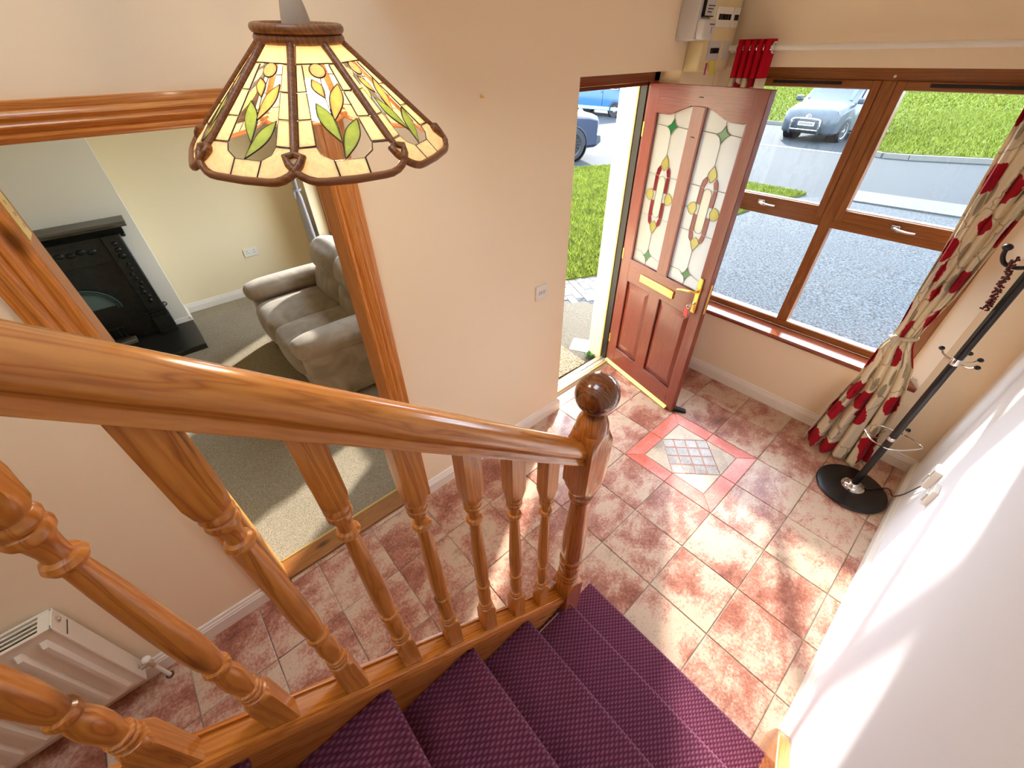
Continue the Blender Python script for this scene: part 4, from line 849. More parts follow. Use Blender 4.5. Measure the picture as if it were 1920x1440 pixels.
# ------------------------------------------------------------------ living room
LW = struct(empty('window_2', (-3.5, -.23, LWZ0)))
for x in (LWX0 + .03, -3.52, LWX1 - .03): part(MB().box(x - .03, x + .03, -.26, -.20, LWZ0, LWZ1), 'frame_stile', M_FRAME, LW)
for z in (LWZ0 + .03, 1.34, LWZ1 - .03): part(MB().box(LWX0, LWX1, -.262, -.198, z - .03, z + .03), 'frame_rail', M_FRAMEX, LW)
part(MB().box(LWX0 + .01, LWX1 - .01, -.231, -.2296, LWZ0 + .01, LWZ1 - .01), 'pane', M_GLASS, LW, smooth=0)
M_GREYC = plain('grey_satin_curtain', srgb(176, 172, 178), .45, spec=.5)
def gc(u, v):
    z = lerp(2.10, .5, v); tie = [(0.5, .17), (1.02, .12), (1.08, .045), (1.14, .07), (1.6, .17), (2.1, .26)]; w = interp(tie, z)
    x = -4.80 + w * (u - .5) * 1.4 + (.10 * sm((z - 1.1) / 1.0)); ph = u * 2 * math.pi * 5; return (x + .01 * math.cos(ph), -.455 + .026 * math.sin(ph) * (.35 + w * 3), z)
GC = tag(empty('curtain', (-4.8, -.45, 0)), 'plain grey curtain tied back in the living room behind the sofa', 'curtain')
o = part(MB().grid(80, 50, gc), 'cloth', M_GREYC, GC, smooth=180); s_ = o.modifiers.new('t', 'SOLIDIFY'); s_.thickness = .002
part(MB().tube([(-4.79 + .05 * math.cos(a), -.455 + .035 * math.sin(a), 1.08) for a in [2 * math.pi * i / 16 for i in range(16)]], .010, 8, closed=True).tube([(-4.76, -.495, 1.075), (-4.77, -.50, 1.0)], [.010, .013], 8), 'tie_back', M_GREYC, GC)
# sofa
t = NT('grey_beige_suede'); v = t.coord(); n = t.noise(v, 5, 5, .6, .8); fn = t.noise(v, 300, 2)
t.color(t.ramp(n, [(.3, srgb(138, 122, 104)), (.7, srgb(178, 160, 140))])).set(rough=.7, spec=.25, sheen=.3); t.bump(t.math('ADD', t.math('MULTIPLY', n, .6), t.math('MULTIPLY', fn, .1)), .25, .02); M_SUEDE = t.m
SF = tag(empty('sofa', (-3.2, -.95, 0)), 'two-seat grey-beige suede recliner sofa in the living room', 'sofa')
def cushion(name, x0, x1, y0, y1, z0, z1, r, puff=.0, M=None, sub_of=None):
    m = MB(); n = 6
    c = Vector(((x0 + x1) / 2, (y0 + y1) / 2, (z0 + z1) / 2)); h = Vector(((x1 - x0) / 2, (y1 - y0) / 2, (z1 - z0) / 2))
    bm = bmesh.new(); bmesh.ops.create_cube(bm, size=2); bmesh.ops.subdivide_edges(bm, edges=bm.edges, cuts=7, use_grid_fill=True)
    for v in bm.verts:
        p = v.co.copy(); q = Vector((p.x * h.x, p.y * h.y, p.z * h.z))
        ins = Vector((max(0, h.x - r), max(0, h.y - r), max(0, h.z - r))); core = Vector((max(-ins.x, min(ins.x, q.x)), max(-ins.y, min(ins.y, q.y)), max(-ins.z, min(ins.z, q.z))))
        d = q - core
        if d.length > 1e-6: q = core + d.normalized() * min(r, max(abs(d.x), abs(d.y), abs(d.z)))
        q += Vector((p.x * (1 - p.y ** 2) * (1 - p.z ** 2), p.y * (1 - p.x ** 2) * (1 - p.z ** 2), p.z * (1 - p.x ** 2) * (1 - p.y ** 2))) * puff
        w = c + q; v.co = (M @ w) if M is not None else w
    me = bpy.data.meshes.new(name); bm.to_mesh(me); bm.free(); me.materials.append(M_SUEDE); me.polygons.foreach_set('use_smooth', [True] * len(me.polygons))
    o = mesh_obj(name, me, None, sub=1)
    o.parent = sub_of or SF
    if not sub_of: o.matrix_parent_inverse = rootmat(SF).inverted()
    return o
SXa, SXb, SYf, SYb = -3.93, -2.46, -1.42, -.50
cushion('base', SXa + .03, SXb - .03, SYf + .06, SYb, .02, .34, .04)
xm = (SXa + SXb) / 2
for x0, x1 in ((SXa + .19, xm + .005), (xm - .005, SXb - .19)):
    cushion('seat_cushion', x0, x1, SYf, -.74, .22, .49, .07, .025)
    bkM = Matrix.Translation((0, -.80, .42)) @ Matrix.Rotation(math.radians(-12), 4, 'X') @ Matrix.Translation((0, .80, -.42))
    bk = cushion('back_cushion', x0 - .02, x1 + .02, -.86, -.62, .38, .72, .09, .03, bkM); cushion('head_cushion', x0 - .03, x1 + .03, -.89, -.60, .64, .93, .11, .03, bkM)
cushion('backrest', SXa + .10, SXb - .10, -.66, SYb, .1, .80, .06)
for x0, x1 in ((SXa, SXa + .22), (SXb - .22, SXb)):
    cushion('arm_side', x0 + .02, x1 - .02, SYf + .03, SYb + .02, .03, .52, .05); cushion('arm_pad', x0 - .01, x1 + .01, SYf - .005, -.62, .46, .63, .085, .01)
# fireplace
t = NT('black_cast_iron'); v = t.coord(); n = t.noise(v, 30, 4); t.color(t.ramp(n, [(.3, srgb(10, 12, 12)), (.7, srgb(30, 36, 34))])).set(rough=.45, metal=.3); t.bump(n, .3, .004); M_IRON = t.m
FP = tag(empty('fireplace', (CBX, -2.56, 0)), 'black cast-iron fireplace with mantel shelf, arched opening and small grate', 'fireplace')
ip = lambda mb, n, m=M_IRON, **kw: part(mb, n, m, FP, **kw)
FC = -2.56; X0 = CBX + .001
ip(MB().box(X0, -4.155, FC - .68, -1.885, .0, .062), 'hearth', plain('dark_slate', srgb(36, 34, 28), .35), bevel=.004)
M_SHELF = plain('grey_painted_shelf', srgb(92, 88, 76), .35)
ip(MB().prism([(X0, 1.085), (-4.60, 1.085), (-4.585, 1.10), (-4.56, 1.115), (-4.555, 1.135), (X0, 1.135)], lambda x, z: (x, FC - .60, z), lambda x, z: (x, -1.955, z)), 'mantel_shelf', M_SHELF, smooth=0)
ip(MB().prism([(X0, 1.02), (-4.66, 1.02), (-4.64, 1.05), (-4.615, 1.085), (X0, 1.085)], lambda x, z: (x, FC - .55, z), lambda x, z: (x, -2.0, z)), 'cornice', smooth=0)
for sg in (-1, 1):
    yo = FC + sg * .52; yi = FC + sg * .385; a, b2 = min(yo, yi), max(yo, yi)
    p = ip(MB().box(X0, -4.665, a, b2, .062, 1.02), 'pilaster', bevel=.006)
    part(MB().box(X0, -4.645, a - .008, b2 + .008, .062, .24), 'plinth', M_IRON, FP, sub_of=p, bevel=.006); part(MB().box(X0, -4.648, a - .006, b2 + .006, .27, .285), 'moulding', M_IRON, FP, sub_of=p, bevel=.004); part(MB().box(X0, -4.648, a - .006, b2 + .006, .30, .312), 'moulding', M_IRON, FP, sub_of=p, bevel=.004)
    for i in range(9): part(MB().sphere((-4.662, (a + b2) / 2 + .012 * math.sin(i * 1.9), .40 + i * .045), .020 - .0008 * i, 8, 6, (.6, 1, 1.1)), 'ornament', M_IRON, FP, sub_of=p)
    for i in range(3): part(MB().sphere((-4.662, (a + b2) / 2, .84 + i * .055), .030 - .004 * i, 10, 6, (.5, 1, .8)), 'ornament', M_IRON, FP, sub_of=p)
fr = ip(MB().box(X0, -4.69, FC - .385, FC + .385, .80, 1.02), 'frieze', bevel=.004)
for i in range(9):
    yy = FC + (i - 4) * .07; part(MB().sphere((-4.69, yy, .915 + .012 * (i % 2)), .034, 8, 6, (.35, 1, .7)), 'ornament', M_IRON, FP, sub_of=fr)
arch = [(FC - .385, .062), (FC - .385, .80), (FC + .385, .80), (FC + .385, .062), (FC + .225, .062)] + [(FC + .225 * math.cos(q), .40 + .20 * math.sin(q)) for q in [math.pi * i / 16 for i in range(17)]] + [(FC - .225, .062)]
ip(MB().prism(arch, lambda y, z: (X0, y, z), lambda y, z: (-4.725, y, z)), 'insert', smooth=0)
for r, dx in ((.235, .012), (.215, .006)): ip(MB().tube([(-4.722 + dx, FC + r * math.cos(q), .40 + (r - .02) * math.sin(q)) for q in [math.pi * i / 20 for i in range(21)]], .011, 8), 'arch_moulding', plain('steel_arch', srgb(70, 92, 92), .35, metal=.5))
ip(MB().box(X0, X0 + .004, FC - .30, FC + .30, .062, .70), 'fireback', M_BLACK, smooth=0)
hd_ = [(FC + .21 * math.cos(q), .42 + .17 * math.sin(q)) for q in [math.pi * i / 12 for i in range(13)]]
ip(MB().prism(hd_, lambda y, z: (-4.75, y, z), lambda y, z: (-4.742 + .02, y, z)), 'hood', plain('grey_hood', srgb(86, 110, 112), .4, metal=.3), smooth=0)
for yy in (FC - .14 + i * .035 for i in range(9)): ip(MB().tube([(-4.66, yy, .13), (-4.645, yy, .235)], .006, 6), 'grate_bar')
ip(MB().tube([(-4.643, FC - .16, .24), (-4.643, FC + .16, .24)], .009, 8), 'grate_rail'); ip(MB().tube([(-4.66, FC - .16, .125), (-4.66, FC + .16, .125)], .009, 8), 'grate_rail')
ip(MB().box(-4.72, -4.62, FC - .19, FC + .19, .062, .10), 'ash_lip', plain('ash_grey', srgb(96, 84, 68), .8), bevel=.008)
tag(MB().sphere((CBX + .02, -2.02, .985), .018, 10, 8).tube([(CBX, -2.02, .985), (CBX + .015, -2.02, .985)], .008, 8).build('mantel_knob', M_IRON), 'black knob on the chimney breast just under the mantel shelf end', 'knob')
tag(MB().tube([(CBX + .012, -2.03 + .018 * math.cos(a), .30 + .018 * math.sin(a)) for a in [2 * math.pi * i / 14 for i in range(14)]], .005, 6, closed=True).tube([(CBX, -2.03, .318), (CBX + .012, -2.03, .318)], .004, 6).build('gas_tap_ring', M_IRON), 'small black ring on the chimney breast low beside the fireplace', 'ring')
# ------------------------------------------------------------------ outdoors: ground falls gently towards the road
GZ = lambda y: -.03 - .02 * y
def zone(name, poly, mat, dz=0.0, th=.06):
    return struct(MB().prism(poly, lambda x, y: (x, y, GZ(y) + dz - th), lambda x, y: (x, y, GZ(y) + dz)).build(name, mat, smooth=0))
def gritty(name, a, b2, sc=160, rough=.9, spec=.3, big=None):
    t = NT(name); v = t.coord(); n = t.noise(v, sc, 3, .7); g_ = t.noise(v, .7, 4)
    c = t.ramp(n, [(.40, a), (.60, b2)]); c = t.mix(t.math('MULTIPLY', g_, .3), c, big or a)
    t.color(c).set(rough=rough, spec=spec); t.bump(n, .5, .006); return t.m
M_ROAD = gritty('road_asphalt', srgb(23, 27, 30), srgb(40, 45, 50), 40, .85, .2)
M_DRIVE = gritty('chip_asphalt_drive', srgb(10, 12, 15), srgb(69, 75, 81), 42, .85, .2)
M_PATH = gritty('concrete_path', srgb(64, 66, 66), srgb(78, 79, 77), 40)
M_PAVE = gritty('pebble_concrete', srgb(58, 51, 40), srgb(92, 83, 68), 110)
M_KERB = plain('kerb_concrete', srgb(100, 98, 93), .85)
t = NT('lawn_soil'); v = t.coord(); n = t.noise(v, 30, 4); g_ = t.noise(v, .9, 4, .6)
t.color(t.mix(g_, t.ramp(n, [(.3, srgb(47, 54, 13)), (.7, srgb(78, 86, 22))]), t.ramp(n, [(.3, srgb(59, 66, 18)), (.7, srgb(90, 97, 30))]))).set(rough=.95, spec=.1); t.bump(n, .8, .03); M_LAWN = t.m
M_BLADE = plain('grass_blade', srgb(98, 107, 27), .7, spec=.2, var=.35)
zone('ground_road', [(-60, -1.0), (40, -1.0), (40, 60), (-60, 60)], M_ROAD, -.02)
zone('ground_drive', [(-2.75, 1.50), (8, 1.50), (8, 9.0), (-2.2, 8.75), (-2.62, 8.0), (-2.75, 6.0), (-2.55, 3.0), (-2.62, 2.35)], M_DRIVE, 0)
zone('ground_path', [(-2.1, 8.86), (0.5, 9.16), (8, 9.6), (8, 10.7), (.5, 10.22), (-2.1, 9.86)], M_PATH, .004)
zone('ground_porch', [(-3.2, .0), (-1.50, .0), (-1.50, .9), (-1.66, .9), (-1.66, 1.50), (-1.6, 1.6), (-2.36, 1.6)], M_PAVE, .006)
# block paving between porch slab and lawn
t = NT('grey_block_paving'); v = t.coord(rnd=9); n = t.noise(v, 60, 4, .6); t.color(t.ramp(n, [(.35, srgb(58, 55, 52)), (.65, srgb(92, 87, 82))])).set(rough=.8); t.bump(n, .4, .004); M_BLOCK = t.m
GP = zone('ground_blocks', [(-3.6, .2), (-3.2, -.2), (-1.55, -.2), (-1.55, 1.66), (-1.6, 2.6), (-2.62, 2.6), (-2.9, 1.9)], plain('block_joint', srgb(64, 59, 54), .9), -.004)
bk = MB().box(-.095, .095, -.045, .045, -.02, .008).mesh('paving_block', M_BLOCK, 0)
rb = random.Random(2)
def inpoly(p, poly):
    x, y = p; c = False
    for i in range(len(poly)):
        (x1, y1), (x2, y2) = poly[i - 1], poly[i]
        if (y1 > y) != (y2 > y) and x < (x2 - x1) * (y - y1) / (y2 - y1) + x1: c = not c
    return c
bpoly = [(-3.5, .25), (-3.1, .22), (-2.38, 1.62), (-1.66, 1.72), (-1.66, 2.5), (-2.66, 2.5), (-2.92, 1.86)]
for j in range(34):
    for i in range(14):
        u = (i - 7 + .5 * (j % 2)) * .2; w = j * .098; p = Vector((-2.9, .2)) + Vector((.42, .9)).normalized() * w + Vector((.9, -.42)).normalized() * u
        if not inpoly(p, bpoly): continue
        o = mesh_obj('paving_block', bk, GP); o.location = (p.x, p.y, GZ(p.y) - .004 + rb.uniform(-.003, .002)); o.rotation_euler = (0, 0, math.atan2(-.42, .9) + rb.uniform(-.02, .02))
LAWN = [(-3.9, -.06), (-2.9, 1.88), (-2.68, 2.42), (-2.62, 3.0), (-2.82, 6.0), (-2.66, 8.0), (-2.5, 8.78), (-6.65, 8.85), (-7.38, 7.12), (-10.5, -.06)]
zone('ground_lawn', LAWN, M_LAWN, .02)
V1 = [(-40, 20.4), (-5.2, 20.7), (-4.35, 20.3), (-3.5, 17.5), (-2.98, 15.2), (-2.6, 14.98), (-2.09, 15.13), (-.5, 16.0), (12, 20), (30, 26), (30, 58), (-40, 58)]
zone('ground_verge', V1, M_LAWN, .12, .2)
for nm, pts in (('kerb_1', [(-40, 20.33), (-5.2, 20.63), (-4.41, 20.27), (-3.56, 17.48), (-3.05, 15.18), (-2.62, 14.92), (-2.05, 15.06), (-.5, 15.93), (12, 19.93)]),):
    m = MB()
    for a, b2 in zip(pts, pts[1:]):
        a = Vector(a); b2 = Vector(b2); d = (b2 - a).normalized(); n_ = Vector((d.y, -d.x)) * .07
        q = [(a.x + n_.x, a.y + n_.y), (b2.x + n_.x, b2.y + n_.y), (b2.x - n_.x, b2.y - n_.y), (a.x - n_.x, a.y - n_.y)]
        m.prism(q, lambda x, y: (x, y, GZ(y) - .1), lambda x, y: (x, y, GZ(y) + .105))
    struct(m.build(nm, M_KERB, smooth=0))
def grass(name, poly, n, h, box, dz, label, keep=None, seed=1, w=.008):
    r = random.Random(seed); m = MB(); vs = []; fs = []; k = 0; tries = 0
    while k < n and tries < n * 6:
        tries += 1
        x = r.uniform(box[0], box[1]); y = r.uniform(box[2], box[3])
        if not inpoly((x, y), poly) or (keep and not keep(x, y)): continue
        a = r.uniform(0, 6.28); hh = h * r.uniform(.5, 1.3); z = GZ(y) + dz; lx, ly = r.gauss(0, .5) * hh, r.gauss(0, .5) * hh; ww = w * r.uniform(.6, 1.4)
        i = len(vs); vs += [(x - ww * math.cos(a), y - ww * math.sin(a), z), (x + ww * math.cos(a), y + ww * math.sin(a), z), (x + lx, y + ly, z + hh)]; fs.append((i, i + 1, i + 2)); k += 1
    me = bpy.data.meshes.new(name); me.from_pydata(vs, [], fs); me.materials.append(M_BLADE)
    o = mesh_obj(name, me); o['kind'] = 'stuff'; tag(o, label, 'grass'); return o
grass('lawn_grass', LAWN, 60000, .05, (-8.0, -2.4, 1.8, 8.9), .015, 'short bright green grass of the front lawn', keep=lambda x, y: 1.05 < (y + 1.817) / (.291 - x) < 1.55 or (y > 6 and x > -4.6))
grass('verge_grass', V1, 70000, .11, (-3.6, 9, 14.9, 34), .11, 'sunlit grass of the green beyond the road', seed=2, w=.02)
grass('left_verge_grass', V1, 16000, .11, (-16, -3.6, 20.3, 34), .11, 'grass of the green behind the grey people carrier', seed=4, w=.03)
grass('far_verge_grass', V1, 50000, .13, (-26, 16, 34, 57), .11, 'distant grass of the green behind the parked vehicles', seed=3, w=.05)
# road markings, manhole, drain
struct(MB().prism([(-6.6, 14.68), (-3.6, 14.78), (-3.6, 14.86), (-6.6, 14.76)], lambda x, y: (x, y, GZ(y) - .03), lambda x, y: (x, y, GZ(y) - .016)).build('road_line_1', plain('road_paint', srgb(180, 178, 172), .7), smooth=0))
struct(MB().prism([(-16, 13.05), (-9.5, 13.8), (-9.5, 13.92), (-16, 13.17)], lambda x, y: (x, y, GZ(y) - .03), lambda x, y: (x, y, GZ(y) - .016)).build('road_line_2', plain('road_paint', srgb(180, 178, 172), .7), smooth=0))
mh = empty('manhole_cover', (-8.4, 9.34, GZ(9.34) - .02)); tag(mh, 'pale round manhole cover in the road beyond the lawn', 'manhole cover')
part(MB().lathe([(.34, 0), (.34, .008), (.30, .010), (.01, .010)], -8.4, 9.34, 28, Matrix.Translation((0, 0, GZ(9.34) - .022))), 'lid', M_PATH, mh); part(MB().lathe([(.40, 0), (.40, .006), (.36, .007)], -8.4, 9.34, 28, Matrix.Translation((0, 0, GZ(9.34) - .022))), 'rim', M_KERB, mh)
dg = empty('drain_grate', (-1.78, .86, GZ(.86) + .006)); tag(dg, 'white perforated drain cover on the ground outside the front door', 'drain cover')
Md = Matrix.Translation((-1.77, .86, GZ(.86) + .006)) @ Matrix.Rotation(.5, 4, 'Z')
part(MB().box(-.105, .105, -.105, .105, 0, .006, Md), 'plate', plain('white_drain_plastic', srgb(190, 190, 187), .4), dg, bevel=.002)
hm = MB()
for i in range(9):
    for j in range(9): hm.lathe([(.0055, .006), (.0055, .0066)], (i - 4) * .021, (j - 4) * .021, 6, Md)
part(hm, 'slots', M_BLACK, dg)['kind'] = 'stuff'
# door mat outside
t = NT('coir'); v = t.coord(); vo = t.node('ShaderNodeTexVoronoi'); vo.inputs['Scale'].default_value = 70; t.link(v, vo.inputs['Vector']); t.color(t.ramp(vo.outputs['Distance'], [(.1, srgb(165, 148, 114)), (.6, srgb(92, 75, 49))])).set(rough=.95); t.bump(vo.outputs['Distance'], .8, .01)
tag(MB().prism([(-1.90, .12), (-1.56, .06), (-1.55, .66), (-1.90, .70)], lambda x, y: (x, y, GZ(y) + .0), lambda x, y: (x, y, GZ(y) + .018)).build('door_mat', t.m, bevel=.004), 'woven beige door mat outside the front door', 'mat')
# weeds by the outer reveal
wd = MB(); rw = random.Random(8)
for i in range(70):
    a = rw.uniform(0, 6.28); r = rw.uniform(.0, .035); p = Vector((-1.60 + r * math.cos(a), .76 + r * math.sin(a), GZ(.8) + .006 + rw.uniform(0, .03))); d = Vector((math.cos(a), math.sin(a), rw.uniform(.2, 1))) * .022; n_ = Vector((-math.sin(a), math.cos(a), 0)) * .008
    wd.add([p, p + d * .5 + n_, p + d, p + d * .5 - n_], [(0, 1, 2, 3)])
o = tag(wd.build('weed', plain('weed_green', srgb(58, 100, 23), .7)), 'small green weed growing at the outer edge of the front door sill', 'plant')
# ------------------------------------------------------------------ vehicles outside
M_TYRE = plain('tyre_rubber', srgb(26, 26, 28), .8); M_ALLOY = plain('alloy_wheel', srgb(190, 192, 196), .3, metal=.7); M_DALLOY = plain('dark_alloy', srgb(52, 54, 60), .35, metal=.6)
M_CGLASS = plain('car_glass', srgb(40, 60, 84), .08, spec=.6, coat=.4); M_LAMPG = plain('headlamp_glass', srgb(200, 210, 216), .08, spec=.8, coat=1)
def paint(name, c): return plain(name, c, .4, coat=.35, var=.02, spec=.4)
def vehicle(name, label, cat, stations, body, loc, heading, wheels, wr, alloy, win=(), lower=None, spokes=5, steel=False):
    root = empty(name, loc, math.atan2(heading[1], heading[0])); tag(root, label, cat)
    # follow the fall of the ground
    P = lambda mb, n, m, parent=None, **kw: mb.build(n, m, parent or root, **kw)
    m = MB(); N = 12; vs = []; fs = []
    for x, zs, w, zm, wb_, zb, wr_, zr, zt in stations:
        hp = [(w * .9, zs), (w, zs + .06), (w, zm), (wb_, zb), (wr_, zr), (wr_ * .6, zt)]
        ringp = hp + [(-y, z) for y, z in hp[::-1]]; vs += [(x, y, z) for y, z in ringp]
    for j in range(len(stations) - 1):
        for i in range(N):
            i2 = (i + 1) % N; fs.append((j * N + i, j * N + i2, (j + 1) * N + i2, (j + 1) * N + i))
    fs.append(tuple(range(N))); fs.append(tuple((len(stations) - 1) * N + i for i in range(N)))
    m.add(vs, fs); P(m, 'body', body, smooth=38, bevel=.02, seg=2)
    for nm, quad, mt in win:
        q = [Vector(p) for p in quad]; nrm = (q[1] - q[0]).cross(q[2] - q[0]).normalized() * .012
        P(MB().add([p + nrm for p in q] + [p - nrm for p in q], [(0, 1, 2, 3), (7, 6, 5, 4), (0, 4, 5, 1), (1, 5, 6, 2), (2, 6, 7, 3), (3, 7, 4, 0)]), nm, mt, smooth=0)
    for x, y in wheels:
        sg = 1 if y > 0 else -1; Mx = Matrix.Translation((x, y, wr)) @ Matrix.Rotation(-sg * math.pi / 2, 4, 'X')
        P(MB().lathe([(wr + .075, -.30), (wr + .075, .040), (wr + .055, .045), (wr + .04, .02), (wr + .04, -.30)], seg=28, M=Mx), 'wheel_arch', M_BLACK)
        wl_ = P(MB().lathe([(wr * .62, -.16), (wr * .97, -.15), (wr, -.10), (wr, .03), (wr * .96, .055), (wr * .74, .06), (wr * .70, .045)], seg=32, M=Mx), 'wheel', M_TYRE)
        sp_ = MB()
        if steel: sp_.lathe([(wr * .70, .02), (wr * .66, .045), (wr * .45, .02), (wr * .30, .05), (wr * .12, .055)], seg=24, M=Mx)
        else:
            sp_.lathe([(wr * .72, .02), (wr * .72, .052), (wr * .66, .045), (wr * .66, .02)], seg=28, M=Mx); sp_.lathe([(wr * .16, .02), (wr * .15, .05), (.01, .055)], seg=14, M=Mx)
            for k in range(spokes):
                a = 2 * math.pi * k / spokes; d = Vector((math.cos(a), math.sin(a), 0)); n_ = Vector((-math.sin(a), math.cos(a), 0)) * wr * .05
                b0 = d * wr * .1; b1 = d * wr * .69
                sp_.add([Mx @ v for v in (b0 - n_ + Vector((0, 0, .045)), b0 + n_ + Vector((0, 0, .045)), b1 + n_ * 1.3 + Vector((0, 0, .045)), b1 - n_ * 1.3 + Vector((0, 0, .045)), b0 - n_, b0 + n_, b1 + n_ * 1.3, b1 - n_ * 1.3)], [(0, 1, 2, 3), (0, 4, 5, 1), (1, 5, 6, 2), (2, 6, 7, 3), (3, 7, 4, 0)])
        sp_.build('hub', alloy, wl_)
    return root, P
# grey people carrier facing the house
M_CAD = paint('blue_grey_paint', srgb(45, 53, 61))
cst = [(2.20, .30, .60, .50, .60, .66, .50, .72, .76), (2.13, .24, .78, .52, .78, .70, .68, .80, .86), (1.98, .22, .87, .56, .87, .78, .78, .90, .95), (1.50, .22, .89, .60, .89, .92, .80, 1.02, 1.06), (1.18, .22, .89, .60, .89, .98, .80, 1.08, 1.13), (.80, .22, .89, .60, .89, 1.02, .76, 1.42, 1.46), (.42, .22, .89, .60, .89, 1.04, .72, 1.72, 1.78), (-.4, .22, .89, .60, .89, 1.06, .71, 1.77, 1.83), (-1.7, .22, .89, .60, .89, 1.08, .70, 1.76, 1.82), (-2.10, .24, .88, .60, .88, 1.08, .68, 1.68, 1.74), (-2.20, .30, .82, .60, .82, 1.0, .66, 1.5, 1.55)]
cwin = [('windscreen', [(1.13, -.70, 1.14), (1.13, .70, 1.14), (.46, .60, 1.74), (.46, -.60, 1.74)], M_CGLASS)]
for sg in (-1, 1):
    cwin.append(('side_window', [(.95, sg * .875, 1.08), (-.1, sg * .885, 1.10), (-.1, sg * .755, 1.66), (.42, sg * .765, 1.62)], M_CGLASS)); cwin.append(('side_window', [(-.2, sg * .885, 1.10), (-1.7, sg * .885, 1.12), (-1.6, sg * .75, 1.64), (-.2, sg * .755, 1.66)], M_CGLASS))
CAR, CPt = vehicle('car', 'grey people carrier with a chrome bull bar parked across the road', 'car', cst, M_CAD, (-5.12, 18.55, GZ(16.5) - .02), (-.10, -.995), [(1.34, .85), (1.34, -.85), (-1.34, .85), (-1.34, -.85)], .32, M_ALLOY, cwin)
for sg in (-1, 1):
    CPt(MB().prism([(.40, .72), (.76, .74), (.82, .84), (.80, .88), (.52, .84)], lambda y, z, sg=sg: (2.17 - (abs(y) - .4) * .35 - (z - .7) * .3, sg * y, z), lambda y, z, sg=sg: (2.0, sg * y, z)), 'headlamp', M_LAMPG, smooth=0, bevel=.01)
    CPt(MB().box(1.02, 1.20, sg * .98 - .10, sg * .98 + .10, 1.06, 1.22), 'wing_mirror', M_CAD, bevel=.04, seg=3)
    CPt(MB().lathe([(.05, 0), (.05, .03)], seg=12, M=Matrix.Translation((2.12, sg * .58, .40)) @ Matrix.Rotation(math.pi / 2, 4, 'Y')), 'fog_lamp', M_LAMPG)
for z in (.66, .71, .755): CPt(MB().box(2.10, 2.205 - (z - .66) * .5, -.40, .40, z, z + .022), 'grille_bar', M_BLACK)
for z in (.34, .39): CPt(MB().box(2.12, 2.212, -.55, .55, z, z + .025), 'grille_bar', M_BLACK)
M_PLATE = plain('number_plate', srgb(222, 222, 214), .4)
pla = CPt(MB().box(2.205, 2.225, -.26, .26, .47, .58), 'number_plate', M_PLATE, bevel=.004)
for i in range(9): MB().box(2.224, 2.228, -.21 + i * .048, -.18 + i * .048, .495, .555).build('plate_character', M_BLACK, pla)
em = CPt(MB().tube([(2.20, .075 * math.cos(a), .715 + .075 * math.sin(a)) for a in [2 * math.pi * i / 20 for i in range(20)]], .010, 6, closed=True), 'badge', M_CHROME)
MB().tube([(2.20, .03, .775), (2.20, .0, .715), (2.20, -.03, .775)], .008, 5).tube([(2.20, .055, .745), (2.20, .028, .655), (2.20, 0, .705), (2.20, -.028, .655), (2.20, -.055, .745)], .008, 5).build('badge_strokes', M_CHROME, em)
CPt(MB().tube(curve([Vector(p) for p in ((2.20, .46, .24), (2.28, .46, .34), (2.30, .45, .55), (2.29, .36, .66), (2.29, -.36, .66), (2.30, -.45, .55), (2.28, -.46, .34), (2.20, -.46, .24))], 4), .032, 10).tube([(2.29, .45, .36), (2.29, -.45, .36)], .022, 8), 'bull_bar', M_CHROME)
# blue panel van, seen from its side
M_VAN = paint('bright_blue_paint', srgb(16, 73, 149))
vst = [(2.34, .34, .70, .55, .70, .80, .60, .88, .92), (2.24, .26, .86, .56, .86, .90, .74, .98, 1.02), (1.75, .26, .91, .60, .91, 1.02, .80, 1.14, 1.18), (1.35, .26, .92, .60, .92, 1.06, .76, 1.50, 1.54), (.95, .26, .92, .60, .92, 1.08, .74, 1.80, 1.86), (0, .26, .92, .60, .92, 1.10, .74, 1.86, 1.93), (-2.1, .26, .92, .60, .92, 1.10, .74, 1.86, 1.93), (-2.34, .3, .90, .60, .90, 1.1, .72, 1.78, 1.84)]
vwin = [('windscreen', [(1.68, -.74, 1.18), (1.68, .74, 1.18), (1.0, .66, 1.82), (1.0, -.66, 1.82)], M_CGLASS)]
for sg in (-1, 1):
    vwin.append(('side_window', [(1.50, sg * .915, 1.12), (.72, sg * .925, 1.14), (.72, sg * .77, 1.74), (1.05, sg * .775, 1.72)], M_LAMPG))
    for a, b2 in ((.55, -.55), (-.70, -1.9)): vwin.append(('side_panel', [(a, sg * .922, 1.14), (b2, sg * .922, 1.14), (b2, sg * .785, 1.74), (a, sg * .785, 1.74)], paint('blue_panel', srgb(23, 84, 162))))
VAN, VPt = vehicle('van', 'bright blue panel van parked across the road', 'van', vst, M_VAN, (-15.8, 18.6, GZ(18.6) - .02), (.995, .02), [(1.42, .885), (1.42, -.885), (-1.5, .885), (-1.5, -.885)], .33, M_ALLOY, vwin, steel=True)
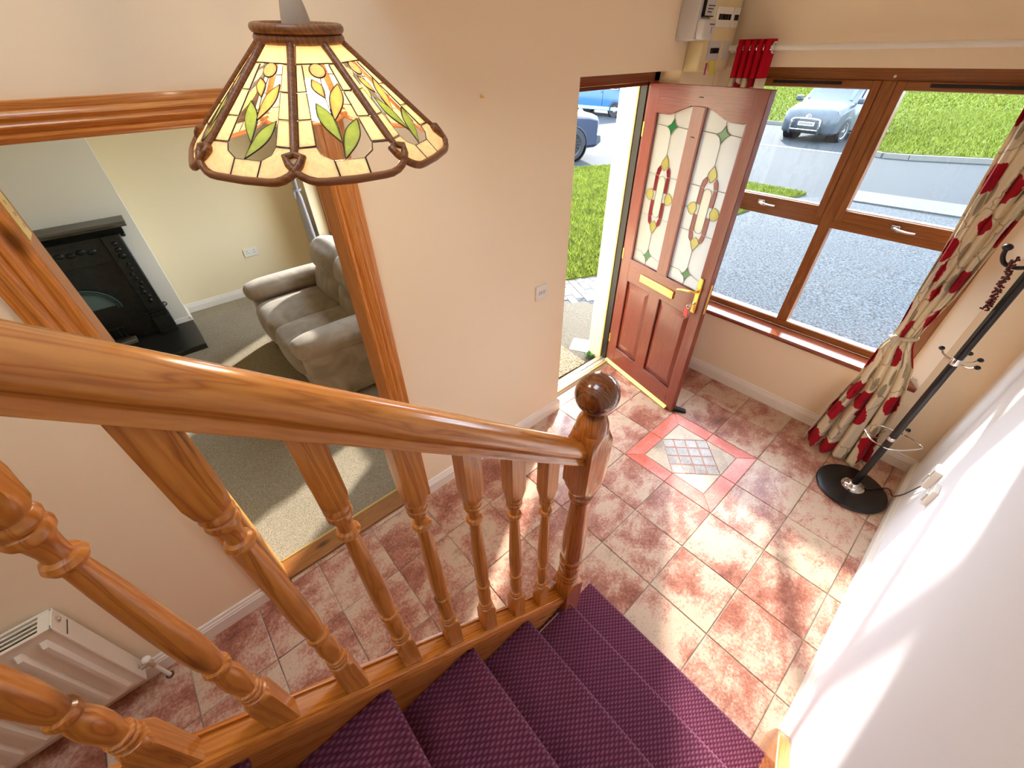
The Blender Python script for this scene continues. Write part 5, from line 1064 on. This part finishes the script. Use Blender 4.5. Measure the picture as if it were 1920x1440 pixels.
for sg in (-1, 1):
    VPt(MB().box(-2.2, 2.05, sg * .925 - .012, sg * .925 + .012, .28, .42), 'sill_trim', plain('pale_blue_trim', srgb(120, 160, 196), .5), bevel=.01)
    VPt(MB().box(.62, .635, sg * .925 - .008, sg * .925 + .008, .42, 1.80), 'door_gap', M_BLACK); VPt(MB().box(1.30, 1.48, sg * 1.02 - .1, sg * 1.02 + .1, 1.16, 1.36), 'wing_mirror', M_BLACK, bevel=.04, seg=3)
    VPt(MB().box(.50, .58, sg * .93 - .015, sg * .93 + .015, 1.0, 1.03), 'door_handle', M_BLACK)
# dark blue off-roader, only its front corner shows
M_SUV = paint('dark_blue_paint', srgb(21, 32, 53))
sst = [(2.28, .34, .70, .60, .76, .86, .66, .93, .95), (2.18, .28, .90, .62, .92, .92, .80, 1.00, 1.03), (1.9, .28, .95, .66, .95, .98, .84, 1.06, 1.10), (1.1, .28, .96, .66, .96, 1.04, .86, 1.14, 1.17), (.85, .28, .96, .66, .96, 1.08, .80, 1.30, 1.33), (.25, .28, .96, .66, .96, 1.10, .72, 1.62, 1.67), (-1.4, .28, .96, .66, .96, 1.12, .70, 1.62, 1.67), (-2.2, .34, .92, .66, .92, 1.1, .66, 1.5, 1.54)]
swin = [('windscreen', [(.86, -.74, 1.32), (.86, .74, 1.32), (.28, .62, 1.64), (.28, -.62, 1.64)], M_CGLASS)]
for sg in (-1, 1): swin.append(('side_window', [(.70, sg * .93, 1.14), (-1.6, sg * .95, 1.16), (-1.5, sg * .73, 1.56), (.22, sg * .755, 1.56)], M_CGLASS))
sh = Vector((.42, .907)).normalized(); sp0 = Vector((-8.12, 7.98)) - sh * 1.68 + Vector((-sh.y, sh.x)) * .86
SUV, SPt = vehicle('off_roader', 'dark blue off-road car with black alloys parked beyond the lawn', 'car', sst, M_SUV, (sp0.x, sp0.y, GZ(sp0.y) - .02), tuple(sh), [(1.42, .93), (1.42, -.93), (-1.35, .93), (-1.35, -.93)], .385, M_DALLOY, swin, spokes=16)
for sg in (-1, 1):
    SPt(MB().prism([(.60, .70), (.86, .72), (.89, .90), (.62, .86)], lambda y, z, sg=sg: (2.22 - (abs(y) - .6) * .5, sg * y, z), lambda y, z, sg=sg: (2.0, sg * y, z)), 'headlamp', M_LAMPG, smooth=0, bevel=.01)
SPt(MB().prism([(2.34, .40), (2.32, .56), (2.10, .60), (2.0, .56), (2.0, .32), (2.2, .30)], lambda x, z: (x, -.86, z), lambda x, z: (x, .86, z)), 'front_bumper', plain('dark_bumper', srgb(40, 46, 56), .5), bevel=.02)
